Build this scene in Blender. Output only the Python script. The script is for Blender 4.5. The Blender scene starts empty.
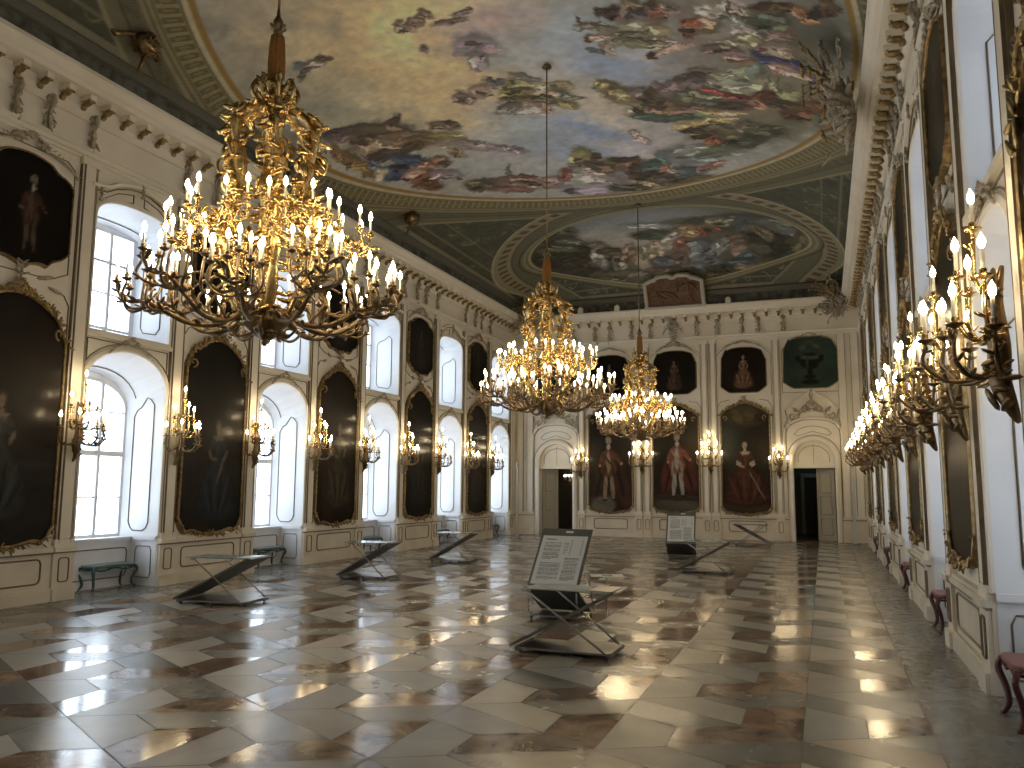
import bpy, math, random
import numpy as np
from mathutils import Matrix, Vector
from mathutils.geometry import tessellate_polygon
random.seed(7)
PI=math.pi
COL=bpy.context.scene.collection
# ---- the hall, metres: x across, y along, z up; the camera stands near (0,0,1.75)
XL,XR,YN,YF=-11.07,1.36,-0.35,29.71
XC=(XL+XR)/2
PER=4.337
WL=[10.70+PER*k for k in range(-2,5)]          # window axes, left wall
PL=[8.53+PER*k for k in range(-1,5)]           # picture axes, left wall
WR=[7.43+PER*k for k in range(-1,5)]
PR=[5.263+PER*k for k in range(0,6)]
# ---- materials
def mat(name,col,rough=.5,metal=0,emit=None,es=0,noise=None,bump=0,bscale=30,coat=0,vcol=False,spec=.5):
    m=bpy.data.materials.new(name);m.use_nodes=True;nt=m.node_tree;b=nt.nodes['Principled BSDF']
    b.inputs['Base Color'].default_value=(*col,1);b.inputs['Roughness'].default_value=rough;b.inputs['Metallic'].default_value=metal
    b.inputs['Specular IOR Level'].default_value=spec
    b.inputs['Coat Weight'].default_value=coat
    if coat: b.inputs['Coat Roughness'].default_value=.12
    if emit: b.inputs['Emission Color'].default_value=(*emit,1);b.inputs['Emission Strength'].default_value=es
    tc=nt.nodes.new('ShaderNodeTexCoord')
    src=None
    if vcol:
        a=nt.nodes.new('ShaderNodeAttribute');a.attribute_name='paint';src=a.outputs['Color']
        nt.links.new(src,b.inputs['Base Color'])
    if noise:
        sc,col2,amt=noise
        n=nt.nodes.new('ShaderNodeTexNoise');n.inputs['Scale'].default_value=sc;n.inputs['Detail'].default_value=6
        nt.links.new(tc.outputs['Object'],n.inputs['Vector'])
        r=nt.nodes.new('ShaderNodeMapRange');r.inputs[1].default_value=.35;r.inputs[2].default_value=.7;r.inputs[4].default_value=amt
        nt.links.new(n.outputs['Fac'],r.inputs[0])
        mx=nt.nodes.new('ShaderNodeMix');mx.data_type='RGBA'
        nt.links.new(r.outputs[0],mx.inputs[0])
        if src: nt.links.new(src,mx.inputs[6])
        else: mx.inputs[6].default_value=(*col,1)
        mx.inputs[7].default_value=(*col2,1)
        nt.links.new(mx.outputs[2],b.inputs['Base Color'])
    if bump:
        n=nt.nodes.new('ShaderNodeTexNoise');n.inputs['Scale'].default_value=bscale;n.inputs['Detail'].default_value=4
        nt.links.new(tc.outputs['Object'],n.inputs['Vector'])
        bp=nt.nodes.new('ShaderNodeBump');bp.inputs['Strength'].default_value=bump;bp.inputs['Distance'].default_value=.02
        nt.links.new(n.outputs['Fac'],bp.inputs['Height']);nt.links.new(bp.outputs[0],b.inputs['Normal'])
    return m
M={}
M['plaster']=mat('plaster',(.74,.695,.61),.5,noise=(1.3,(.62,.57,.475),.7),bump=.15,bscale=18)
M['plaster2']=mat('plaster_dado',(.66,.60,.495),.45,noise=(2,(.53,.47,.36),.7))
M['reveal']=mat('reveal_plaster',(.70,.70,.71),.5,noise=(2,(.62,.62,.65),.7))
M['line']=mat('moulding_line',(.13,.105,.07),.5,.2,noise=(6,(.26,.20,.11),.7))
M['stucco']=mat('stucco_ornament',(.46,.41,.33),.5,.1,noise=(14,(.20,.155,.10),.9),bump=.3)
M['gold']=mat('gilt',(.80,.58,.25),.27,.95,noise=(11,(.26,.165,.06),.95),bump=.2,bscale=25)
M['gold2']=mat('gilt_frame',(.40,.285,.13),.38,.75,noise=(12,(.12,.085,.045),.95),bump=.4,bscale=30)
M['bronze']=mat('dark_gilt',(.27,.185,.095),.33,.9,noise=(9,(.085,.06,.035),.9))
M['candle']=mat('candle_sleeve',(.85,.80,.68),.5)
M['bulb']=mat('candle_bulb',(1,.9,.7),.4,emit=(1,.78,.47),es=72)
M['sleeve']=mat('fabric_sleeve',(.36,.16,.035),.8,noise=(40,(.22,.09,.02),.7))
M['canvas']=mat('oil_canvas',(.05,.04,.03),.32,vcol=True,coat=.015,bump=.10,bscale=9,spec=.10)
M['fresco']=mat('fresco',(.3,.3,.25),.85,vcol=True,noise=(5,(.16,.15,.12),.28))
M['winframe']=mat('window_paint',(.62,.62,.62),.4)
M['dark']=mat('dark_metal',(.10,.10,.095),.45,.4)
M['steel']=mat('steel_rod',(.24,.235,.22),.35,.8)
M['panel']=mat('grey_panel',(.085,.085,.075),.55)
M['text']=mat('text_board',(.5,.5,.48),.5,vcol=True)
M['green']=mat('green_paint',(.035,.085,.08),.4,.2)
M['greentop']=mat('green_seat',(.10,.165,.16),.35,noise=(30,(.05,.12,.11),.6))
M['red']=mat('red_paint',(.085,.02,.018),.35)
M['redtop']=mat('red_seat',(.13,.035,.032),.5,noise=(30,(.22,.09,.08),.8))
M['brass']=mat('brass_rail',(.55,.40,.2),.35,.9)
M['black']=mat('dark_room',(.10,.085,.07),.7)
M['door']=mat('door_paint',(.34,.31,.25),.5)
M['cart']=mat('brown_relief',(.085,.04,.022),.7,noise=(5,(.17,.10,.055),.9),bump=.8,bscale=7)
M['attic']=mat('attic_frieze',(.045,.048,.042),.8,noise=(6,(.17,.17,.145),.8),bump=.4,bscale=7)
M['atticm']=mat('attic_moulding',(.11,.105,.085),.7)
M['framegrey']=mat('grey_beige_frame',(.42,.39,.32),.7)
M['exit']=mat('exit_light',(.1,.3,.2),.5,emit=(.55,1,.85),es=3)
M['post']=mat('post_metal',(.55,.57,.56),.3,.4)
g=bpy.data.materials.new('clear_glass');g.use_nodes=True;nt=g.node_tree;nt.nodes.clear()
o=nt.nodes.new('ShaderNodeOutputMaterial');t=nt.nodes.new('ShaderNodeBsdfTransparent');t.inputs[0].default_value=(.96,.98,.98,1)
gl=nt.nodes.new('ShaderNodeBsdfGlossy');gl.inputs['Roughness'].default_value=.03
fr=nt.nodes.new('ShaderNodeFresnel');fr.inputs[0].default_value=1.3;mx=nt.nodes.new('ShaderNodeMixShader');mu=nt.nodes.new('ShaderNodeMath');mu.operation='MULTIPLY';mu.inputs[1].default_value=.25
nt.links.new(fr.outputs[0],mu.inputs[0]);nt.links.new(mu.outputs[0],mx.inputs[0]);nt.links.new(t.outputs[0],mx.inputs[1]);nt.links.new(gl.outputs[0],mx.inputs[2]);nt.links.new(mx.outputs[0],o.inputs[0])
M['glass']=g
bl=bpy.data.materials.new('dimmer_sheet');bl.use_nodes=True;nt=bl.node_tree;nt.nodes.clear()  # translucent white for the sheets added to dim the right windows
o=nt.nodes.new('ShaderNodeOutputMaterial');a=nt.nodes.new('ShaderNodeBsdfTranslucent');a.inputs[0].default_value=(.62,.62,.62,1);b_=nt.nodes.new('ShaderNodeBsdfDiffuse');b_.inputs[0].default_value=(.7,.7,.7,1)
mx=nt.nodes.new('ShaderNodeMixShader');mx.inputs[0].default_value=.5
nt.links.new(a.outputs[0],mx.inputs[1]);nt.links.new(b_.outputs[0],mx.inputs[2]);nt.links.new(mx.outputs[0],o.inputs[0])
M['blind']=bl
# ---- mesh builder
class MB:
    def __init__(s,T=None): s.v=[];s.f=[];s.mi=[];s.T=T;s.cur=0;s.sm=[]
    def add(s,vs,fs,smooth=False):
        o=len(s.v);T=s.T
        s.v.extend([T(*p) for p in vs] if T else [tuple(p) for p in vs])
        for f in fs: s.f.append(tuple(i+o for i in f));s.mi.append(s.cur);s.sm.append(smooth)
    def box(s,a,b):
        (x0,y0,z0),(x1,y1,z1)=a,b
        s.add([(x0,y0,z0),(x1,y0,z0),(x1,y1,z0),(x0,y1,z0),(x0,y0,z1),(x1,y0,z1),(x1,y1,z1),(x0,y1,z1)],[(3,2,1,0),(4,5,6,7),(0,1,5,4),(1,2,6,5),(2,3,7,6),(3,0,4,7)])
    def tube(s,pts,r,n=6,cap=True,flat=None):
        pts=[Vector(p) for p in pts];N=len(pts);rr=r if isinstance(r,(list,tuple)) else [r]*N
        vs=[];up=None
        for i,p in enumerate(pts):
            t=(pts[min(i+1,N-1)]-pts[max(i-1,0)])
            if t.length<1e-9: t=Vector((0,0,1))
            t.normalize()
            if up is None:
                up=Vector((0,0,1)) if abs(t.z)<.9 else Vector((1,0,0))
            a=t.cross(up)
            if a.length<1e-6: a=t.cross(Vector((1,.3,0)))
            a.normalize();b=a.cross(t);up=b
            for k in range(n):
                q=2*PI*k/n;vs.append(p+a*math.cos(q)*rr[i]+b*math.sin(q)*rr[i]*(flat or 1))
        fs=[(i*n+k,i*n+(k+1)%n,(i+1)*n+(k+1)%n,(i+1)*n+k) for i in range(N-1) for k in range(n)]
        if cap: fs+=[tuple(range(n))[::-1],tuple(range((N-1)*n,N*n))]
        s.add(vs,fs,True)
    def lathe(s,prof,c=(0,0,0),n=12,cap=True):
        vs=[(c[0]+r*math.cos(2*PI*k/n),c[1]+r*math.sin(2*PI*k/n),c[2]+z) for r,z in prof for k in range(n)]
        N=len(prof);fs=[(i*n+k,i*n+(k+1)%n,(i+1)*n+(k+1)%n,(i+1)*n+k) for i in range(N-1) for k in range(n)]
        if cap: fs+=[tuple(range(n))[::-1],tuple(range((N-1)*n,N*n))]
        s.add(vs,fs,True)
    def blob(s,c,r,d=None,n=6,m=4):
        # ellipsoid; r=(rx,ry,rz); d = direction its x axis points to
        d=Vector(d or (1,0,0)).normalized();u=Vector((0,0,1)) if abs(d.z)<.9 else Vector((0,1,0))
        a=d.cross(u).normalized();b=a.cross(d);vs=[Vector(c)+d*r[0]]
        for i in range(1,m):
            q=PI*i/m
            for k in range(n):
                w=2*PI*k/n;vs.append(Vector(c)+d*math.cos(q)*r[0]+a*math.sin(q)*math.cos(w)*r[1]+b*math.sin(q)*math.sin(w)*r[2])
        vs.append(Vector(c)-d*r[0]);L=len(vs)-1
        fs=[(0,1+k,1+(k+1)%n) for k in range(n)]
        fs+=[(1+i*n+k,1+(i+1)*n+k,1+(i+1)*n+(k+1)%n,1+i*n+(k+1)%n) for i in range(m-2) for k in range(n)]
        fs+=[(L,1+(m-2)*n+(k+1)%n,1+(m-2)*n+k) for k in range(n)]
        s.add(vs,fs,True)
    def poly(s,outer,holes=(),d=0):
        # flat polygon with holes in the (s,z) plane at depth d
        loops=[[Vector((p[0],p[1],0)) for p in L] for L in [outer,*holes]]
        flat=[p for L in loops for p in L]
        s.add([(p.x,d,p.y) for p in flat],[tuple(t) for t in tessellate_polygon(loops)])
    def sweep(s,path,prof,closed=False):
        # path [(s,z)], profile [(offset,depth)], mitred
        N=len(path);K=len(prof);vs=[]
        for i in range(N):
            p=Vector(path[i])
            a=Vector(path[(i-1)%N]) if (closed or i>0) else p
            b=Vector(path[(i+1)%N]) if (closed or i<N-1) else p
            t1=(p-a);t2=(b-p)
            if t1.length<1e-9:t1=t2
            if t2.length<1e-9:t2=t1
            n1=Vector((t1.y,-t1.x)).normalized();n2=Vector((t2.y,-t2.x)).normalized()
            n=(n1+n2)
            n=n1 if n.length<1e-6 else n.normalized()
            k=1/max(.5,n.dot(n1))
            for (o,d) in prof: vs.append((p.x+n.x*o*k,d,p.y+n.y*o*k))
        fs=[]
        for i in range(N if closed else N-1):
            j=(i+1)%N
            for k in range(K-1): fs.append((i*K+k,i*K+k+1,j*K+k+1,j*K+k))
        if not closed: fs+=[tuple(range(K)),tuple(range((N-1)*K,N*K))[::-1]]
        s.add(vs,fs)
    def ext(s,path,d0,d1):
        # wall of a path between two depths
        n=len(path);s.add([(p[0],d0,p[1]) for p in path]+[(p[0],d1,p[1]) for p in path],[(i,i+1,n+i+1,n+i) for i in range(n-1)])
    def loft(s,p0,d0,p1,d1):
        n=len(p0);s.add([(p[0],d0,p[1]) for p in p0]+[(p[0],d1,p[1]) for p in p1],[(i,i+1,n+i+1,n+i) for i in range(n-1)])
    def mesh(s,name,mats):
        me=bpy.data.meshes.new(name);me.from_pydata(s.v,[],s.f)
        for m in (mats if isinstance(mats,(list,tuple)) else [mats]): me.materials.append(M[m])
        me.polygons.foreach_set('material_index',s.mi);me.polygons.foreach_set('use_smooth',s.sm)
        me.update();return me
    def build(s,name,mats,parent=None,loc=None):
        o=bpy.data.objects.new(name,s.mesh(name,mats));COL.objects.link(o)
        if parent: o.parent=parent
        if loc: o.location=loc
        return o
def link(name,me,parent=None,loc=None):
    o=bpy.data.objects.new(name,me);COL.objects.link(o)
    if parent:o.parent=parent
    if loc:o.location=loc
    return o
def tag(o,label=None,cat=None,group=None,kind=None):
    if label:o['label']=label
    if cat:o['category']=cat
    if group:o['group']=group
    if kind:o['kind']=kind
    return o
def empty(name,loc,rz=0,label=None,cat=None,group=None):
    o=bpy.data.objects.new(name,None);COL.objects.link(o);o.location=loc;o.rotation_euler=(0,0,rz);o.empty_display_size=.2
    return tag(o,label,cat,group)
def struct(o,label=None):
    o['kind']='structure'
    if label:o['label']=label
    return o
def kids(o): return [c for c in bpy.data.objects if c.parent==o]
def copy_tree(o,parent=None,cache={}):
    c=o.copy();COL.objects.link(c)
    if parent:c.parent=parent
    for ch in list(o.children): copy_tree(ch,c)
    return c
ORD=['first','second','third','fourth','fifth','sixth','seventh','eighth','ninth','tenth','eleventh','twelfth']
# wall maps: (s along the wall, d into the room, z)
def TL(s,d,z): return (XL+d,s,z)
def TR(s,d,z): return (XR-d,s,z)
def TF(s,d,z): return (s,YF-d,z)
def TN(s,d,z): return (s,YN+d,z)
def arch(c,w,z0,zs,za,n=14,flat=2.0):
    # outline of an opening from bottom left over the arch to bottom right
    p=[(c-w,z0)]
    for i in range(n+1):
        a=PI-PI*i/n
        p.append((c+w*math.copysign(abs(math.cos(a))**(2/flat),math.cos(a)),zs+(za-zs)*math.sin(a)**(2/flat)))
    p.append((c+w,z0));return p
def rrect(c,z0,w,z1,k=.08):
    # panel outline with scooped corners, closed
    a,b=c-w,c+w
    return [(a,z0+k),(a+k*.3,z0+k*.3),(a+k,z0),(b-k,z0),(b-k*.3,z0+k*.3),(b,z0+k),(b,z1-k),(b-k*.3,z1-k*.3),(b-k,z1),(a+k,z1),(a+k*.3,z1-k*.3),(a,z1-k)]
LINE=[(-.012,0),(-.012,.012),(0,.02),(.012,.012),(.012,0)]
# ---- rocaille ornament: everything in the (s,d,z) space of the builder's map
def spiral(c,r0,r1,a0,a1,n=14):
    return [(c[0]+(r0+(r1-r0)*i/n)*math.cos(a0+(a1-a0)*i/n),c[1]+(r0+(r1-r0)*i/n)*math.sin(a0+(a1-a0)*i/n)) for i in range(n+1)]
def scroll(mb,pts,d,r,mirror=None,n=5):
    N=len(pts);rr=[r*(.35+.65*math.sin(PI*(.15+.7*i/(N-1)))) for i in range(N)]
    for sg in ([1] if mirror is None else [1,-1]):
        q=[((mirror+sg*(p[0]-mirror)) if mirror is not None else p[0],d+r*.5+.02*math.sin(i*.7),p[1]) for i,p in enumerate(pts)]
        mb.tube(q,rr,n)
def leaf(mb,s,z,a,L,d=.03,w=.3,th=.25):
    mb.blob((s+math.cos(a)*L/2,d,z+math.sin(a)*L/2),(L/2,L*w/2,L*th/2),(math.cos(a),.25,math.sin(a)),5,4)
def crest(mb,c,z,w,h,d=.04,rnd=None,k=1.0):
    """rocaille crest: C-scrolls, shell and leaf sprays about the axis c, rising from z"""
    R=rnd or random
    scroll(mb,spiral((c+w*.30,z+h*.30),h*.34,h*.06,PI*1.15,-PI*1.2),d,.030*k,c)
    scroll(mb,spiral((c+w*.14,z+h*.62),h*.30,h*.05,-PI*.7,PI*1.1),d+.01,.026*k,c)
    scroll(mb,[(c+w*.2,z+h*.25),(c+w*.45,z+h*.1),(c+w*.72,z-h*.15),(c+w*.92,z-h*.55),(c+w,z-h*.8)],d,.024*k,c)
    for i in range(5):
        a=PI/2+(i-2)*.38;leaf(mb,c,z+h*.55,a,h*.52,d+.03,.3)
    for sg in (1,-1):
        for i in range(9):
            t=i/8;s=c+sg*w*(.25+.75*t);zz=z+h*(.35-1.05*t*t)+R.uniform(-.02,.02)
            leaf(mb,s,zz,PI/2-sg*(.5+t*.9)+R.uniform(-.6,.6),h*R.uniform(.2,.34),d+R.uniform(0,.03),.42)
def drop(mb,c,z0,z1,w=.09,d=.05,rnd=None):
    """hanging trail of leaves and scrolls"""
    R=rnd or random;n=max(3,int((z1-z0)/.07))
    mb.tube([(c,d,z0),(c,d+.02,(z0+z1)/2),(c,d,z1)],[.012,.022,.014],5)
    for i in range(n):
        z=z0+(z1-z0)*(i+.5)/n;ww=w*(.55+.45*math.sin(PI*(i+.5)/n)+.15*(i%2))
        for sg in (1,-1): leaf(mb,c,z,PI/2-sg*(1.1+R.uniform(-.4,.4)),ww*1.1,d+.02,.5)
    scroll(mb,spiral((c+w*.35,z0+.03),w*.5,w*.1,PI*.9,-PI*.9,9),d,.012,c)
    scroll(mb,spiral((c+w*.4,z1-.03),w*.5,w*.1,-PI*.9,PI*.9,9),d,.012,c)
WORLD=6.0;EXPO=0.06
# ================= side walls =================
HW,ZA=.868,4.0
nwin=[0];ntrim=[0];nbase=[0]
def wpane(T,c,w,z0,zs,za,d,mull,bars,heavy=None,flat=2.0,light=None,desc=''):
    """window frame with glass at depth d"""
    nwin[0]+=1
    m=MB(T)
    o=arch(c,w,z0,zs,za,flat=flat);i=arch(c,w-.055,z0+.055,zs,za-.055,flat=flat)
    n=len(o)
    for a,b,da,db in ((o,i,d+.05,d+.05),(i,i,d+.05,d-.02)):
        m.add([(p[0],da,p[1]) for p in a]+[(p[0],db,p[1]) for p in b],[(k,(k+1)%n,n+(k+1)%n,n+k) for k in range(n)])
    for x in mull: m.box((c+x-.03,d-.01,z0),(c+x+.03,d+.06,za-.03))
    for z,t in bars: m.box((c-w+.02,d-.005,z-t),(c+w-.02,d+.045,z+t))
    # iron curtain-like side bars of the outer casement
    ob=struct(m.build('window_%d'%nwin[0],'winframe'),desc)
    p=MB(T);p.poly(arch(c,w-.04,z0+.04,zs,za-.04,flat=flat),d=d+.01)
    p.build('pane','glass',ob)
    if T is TR:
        q=MB(T);q.poly(arch(c,w-.05,z0+.05,zs,za-.05,flat=flat),d=d+.07);q.build('window_blind','blind',ob)  # added sheet behind the right panes, weakens daylight on their reveals
def side_wall(T,side,wins,pics,s0,s1,first):
    w=MB(T);ZT=7.75
    edges=[s0]+[ (a+b)/2 for a,b in zip(wins,wins[1:])]
    lo=max(s0,wins[0]-PER/2);hi=min(s1,wins[-1]+PER/2)
    if lo>s0: w.poly([(s0,0),(lo,0),(lo,ZT),(s0,ZT)])
    if hi<s1: w.poly([(hi,0),(s1,0),(s1,ZT),(hi,ZT)])
    r=MB(T);ln=MB(T)
    for k,c in enumerate(wins):
        a=max(s0,c-PER/2);b=min(s1,c+PER/2)
        ar=arch(c,HW,0,3.40,ZA);up=arch(c,HW,4.28,6.18,6.52,flat=2.6)
        w.poly([(a,0)]+ar+[(b,0),(b,ZT),(a,ZT)],[up])
        D=-.92
        bk=arch(c,.93,0,3.15,3.75)
        r.loft(ar,0,bk,D)
        ub=arch(c,.93,4.46,6.28,6.42,flat=2.6)
        r.loft(up+[up[0]],0,ub+[ub[0]],D)
        # back of the niche under the sill, and round the window
        r.box((c-.93,D,0),(c+.93,-.60,.80))
        o1=[p for p in bk if p[1]>.86];o1=[(c-.6,.86)]+o1+[(c+.6,.86)]
        # sill
        w.add([(c-HW,-.0,.80),(c+HW,0,.80),(c+.6,D,.80),(c-.6,D,.80),(c-HW,0,.86),(c+HW,0,.86),(c+.6,D,.86),(c-.6,D,.86)],[(0,1,2,3),(4,5,6,7),(0,1,5,4)][1:2]) if False else None
        r.add([(c-HW,.0,.79),(c-HW+.03,-.0,.79),(c-.90,D,.79),(c-.93,D,.79),(c-HW,.0,.86),(c-HW+.03,0,.86),(c-.90,D,.86),(c-.93,D,.86)],[(1,2,6,5),(4,5,6,7),(1,0,3,2)])
        r.add([(c+HW,.0,.79),(c+HW-.03,-.0,.79),(c+.90,D,.79),(c+.93,D,.79),(c+HW,.0,.86),(c+HW-.03,0,.86),(c+.90,D,.86),(c+.93,D,.86)],[(1,2,6,5),(4,5,6,7),(1,0,3,2)])
        r.box((c-.93,D,.80),(c+.93,-.56,.845))
        # panel lines on the reveals
        def rev(sg,t,z,u=False):
            return (c+sg*(HW+.062*t-.008),D*t+.004,z)
        for sg in (1,-1):
            P=[(.25,1.1),(.3,1.0),(.4,.95),(.65,.95),(.72,1.0),(.78,1.1),(.78,3.0),(.7,3.12),(.6,3.16),(.45,3.34),(.35,3.3),(.25,3.2),(.25,1.1)]
            ln.tube([rev(sg,t,z) for t,z in P],.011,4)
            P=[(.12,.2),(.16,.14),(.50,.14),(.54,.2),(.54,.6),(.50,.68),(.16,.68),(.12,.6),(.12,.2)]
            ln.tube([rev(sg,t,z) for t,z in P],.009,4)
            P=[(.25,4.6),(.35,4.5),(.7,4.55),(.78,4.65),(.78,5.75),(.7,5.85),(.5,5.9),(.35,6.0),(.25,5.9),(.25,4.6)]
            ln.tube([rev(sg,t,z) for t,z in P],.010,4)
        # lines on the soffits
        ln.tube([(p[0],D*.75,p[1]-.012) for p in [((1-.75)*a_[0]+.75*b_[0],(1-.75)*a_[1]+.75*b_[1]) for a_,b_ in zip(ar[2:-2],bk[2:-2])]],.010,4)
        ln.tube([(p[0],D*.75,p[1]-.012) for p in [((1-.75)*a_[0]+.75*b_[0],(1-.75)*a_[1]+.75*b_[1]) for a_,b_ in zip(up[2:-2],ub[2:-2])]],.010,4)
        # panel under the window
        ln.sweep(rrect(c,.16,.80,.66,.07),[(q[0]*.8,-.60+q[1]) for q in LINE],True)
        # architrave round the arches, raised panels between them
        w.sweep(arch(c,HW,.86,3.40,ZA),[(0,0),(0,.03),(-.03,.045),(-.09,.03),(-.11,0)])
        ln.sweep(arch(c,HW+.135,.86,3.40,ZA+.135),[(q[0]*.6,q[1]) for q in LINE])
        w.sweep(up,[(0,0),(0,.03),(-.03,.04),(-.08,.025),(-.09,0)],False)
        w.box((c-HW-.06,0,4.17),(c+HW+.06,.06,4.245))
        w.box((c-HW-.1,0,4.245),(c+HW+.1,.035,4.29))
        # hood over the upper window
        hood=[(c-HW-.16,6.62),(c-.7,6.66),(c-.5,6.78),(c-.25,6.86),(c,6.90),(c+.25,6.86),(c+.5,6.78),(c+.7,6.66),(c+HW+.16,6.62)]
        w.sweep(hood,[(0,0),(0,.05),(-.02,.09),(-.06,.10),(-.07,0)])
        ln.sweep([(p[0],p[1]-.035) for p in hood],[(q[0]*.7,q[1]+.02) for q in LINE])
        for sg in (1,-1):
            ln.sweep([(c+sg*.12,6.62),(c+sg*.12,6.77),(c+sg*.45,6.69),(c+sg*.72,6.52),(c+sg*.6,6.48),(c+sg*.35,6.58)][::sg],[(q[0]*.6,q[1]) for q in LINE],True)
            ln.sweep([(c+sg*.2,4.13),(c+sg*HW,4.13),(c+sg*HW,3.75)][::sg],[(q[0]*.6,q[1]) for q in LINE])
    wl=struct(w.build('wall_'+side,'plaster'),'cream stuccoed %s wall pierced by two tiers of arched windows'%side)
    r.build('window_reveal','reveal',wl)
    # piers: pilasters, pedestals, dado panels
    pb=MB(T);pd=MB(T)
    def clipx(a,b): return max(a,s0),min(b,s1)
    for c in pics+([pics[-1]+PER] if pics[-1]+PER-1.3<s1 else []):
        real=c in pics
        a,b=clipx(c-1.30,c+1.30)
        if b-a<.2: continue
        pd.box((a+.006,0,0),(b-.006,.035,.78))
        pd.box((a,0,0),(b,.09,.17));pd.box((a+.003,0,.16),(b-.003,.07,.20))
        pd.box((a,0,.735),(b,.09,.795));pd.box((a+.003,0,.79),(b-.003,.06,.83))
        ln.box((a,.035,.708),(b,.082,.734))
        ln.sweep(rrect(c,.28,.72,.64,.07),[(q[0],.035+q[1]) for q in LINE],True) if real else None
        for sg in (1,-1):
            p=c+sg*1.09
            if p-.18<s0 or p+.18>s1: continue
            pd.box((p-.19,0,0),(p+.19,.075,.78));pd.box((p-.20,0,0),(p+.20,.12,.18));pd.box((p-.20,0,.735),(p+.20,.125,.80))
            ln.sweep(rrect(p,.28,.09,.64,.04),[(q[0]*.7,.075+q[1]) for q in LINE],True)
            for zz0,zz1 in ((.83,7.02),):
                pb.box((p-.15,0,zz0),(p+.15,.045,zz1));pb.box((p-.105,.045,zz0+.1),(p+.105,.07,zz1-.1))
            for q in (-.15,-.105,.105,.15): ln.box((p+q-.006,.0,.86),(p+q+.006,.052 if abs(q)>.12 else .075,7.0))
            pb.box((p-.18,0,.80),(p+.18,.075,.92));pb.box((p-.18,0,6.92),(p+.18,.09,7.04))
        # field lines round the pictures
        if real:
            ln.sweep([(c-.90,1.0),(c-.90,4.55),(c-.80,4.7),(c-.55,4.78)][::-1],[(q[0]*.6,q[1]) for q in LINE])
            ln.sweep([(c+.90,1.0),(c+.90,4.55),(c+.80,4.7),(c+.55,4.78)],[(q[0]*.6,q[1]) for q in LINE])
            ln.sweep([(c-.84,5.05),(c-.84,6.75),(c-.7,6.86),(c+.7,6.86),(c+.84,6.75),(c+.84,5.05),(c+.6,4.93),(c+.3,4.9),(c-.3,4.9),(c-.6,4.93)],[(q[0]*.6,q[1]) for q in LINE],True)
    pb.build('pilaster','plaster',wl);pd.build('dado','plaster2',wl);ln.build('moulding_line','line',wl)
    return wl
WLo=side_wall(TL,'left',WL,PL,YN,YF,0)
WRo=side_wall(TR,'right',WR,PR,YN,YF,0)
for T,side,wins in ((TL,'left',WL),(TR,'right',WR)):
    for k,c in enumerate(wins):
        wpane(T,c,.88,.84,3.12,3.64,-.91,[-.30,.30],[(2.31,.045),(1.54,.012),(3.05,.012)],desc='tall arched lower window in the %s wall, %s bay from the near end'%(side,ORD[k]))
        wpane(T,c,.84,4.50,6.28,6.33,-.91,[-.27,.27],[(5.74,.022),(5.17,.012)],flat=8,desc='upper window in the %s wall, %s bay from the near end'%(side,ORD[k]))
# back wall round the windows (closing the reveal)
for T,side,wins,par in ((TL,'left',WL,WLo),(TR,'right',WR,WRo)):
    m=MB(T)
    for c in wins:
        m.poly([(c-.93,.83)]+[p for p in arch(c,.93,0,3.15,3.75)][1:-1]+[(c+.93,.83)],[arch(c,.875,.845,3.12,3.635)],d=-.92)
        m.poly(arch(c,.93,4.46,6.28,6.42,flat=2.6),[arch(c,.835,4.505,6.27,6.325,flat=8)],d=-.92)
    m.build('window_surround','reveal',par)
# ================= entablature on all four walls =================
CP=[(0,7.66),(.04,7.66),(.05,7.76),(.09,7.82),(.10,7.96),(.40,7.98),(.42,8.05),(.47,8.07),(.52,8.14),(.56,8.17),(.56,8.235),(.30,8.28)]
AP=[(0,7.02),(.03,7.02),(.03,7.07),(.055,7.08),(.055,7.15),(.085,7.17),(.085,7.21),(0,7.22)]
def loop_rect(mb,prof,m=None):
    vs=[];K=len(prof)
    for (x,sx) in ((XL,1),(XR,-1)):
        for (y,sy) in ((YN,1),(YF,-1)): pass
    cs=[(XL,YN,1,1),(XR,YN,-1,1),(XR,YF,-1,-1),(XL,YF,1,-1)]
    for x,y,a,b in cs: vs+=[(x+a*d,y+b*d,z) for d,z in prof]
    mb.add(vs,[(i*K+k,((i+1)%4)*K+k,((i+1)%4)*K+k+1,i*K+k+1) for i in range(4) for k in range(K-1)])
def trim(m,mats,label):
    ntrim[0]+=1;return struct(m.build('trim_%d'%ntrim[0],mats),label)
m=MB();loop_rect(m,CP);loop_rect(m,AP)
trim(m,'plaster','cream projecting cornice running round the top of the hall')
m=MB();loop_rect(m,[(.29,8.27),(.29,8.72)]);trim(m,'attic','dark painted foliage frieze above the cornice')
m=MB();loop_rect(m,[(.29,8.60),(.36,8.62),(.40,8.68),(.42,8.76),(.36,8.82),(.30,8.84)]);trim(m,'atticm','grey moulding under the vaulted ceiling')
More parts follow.
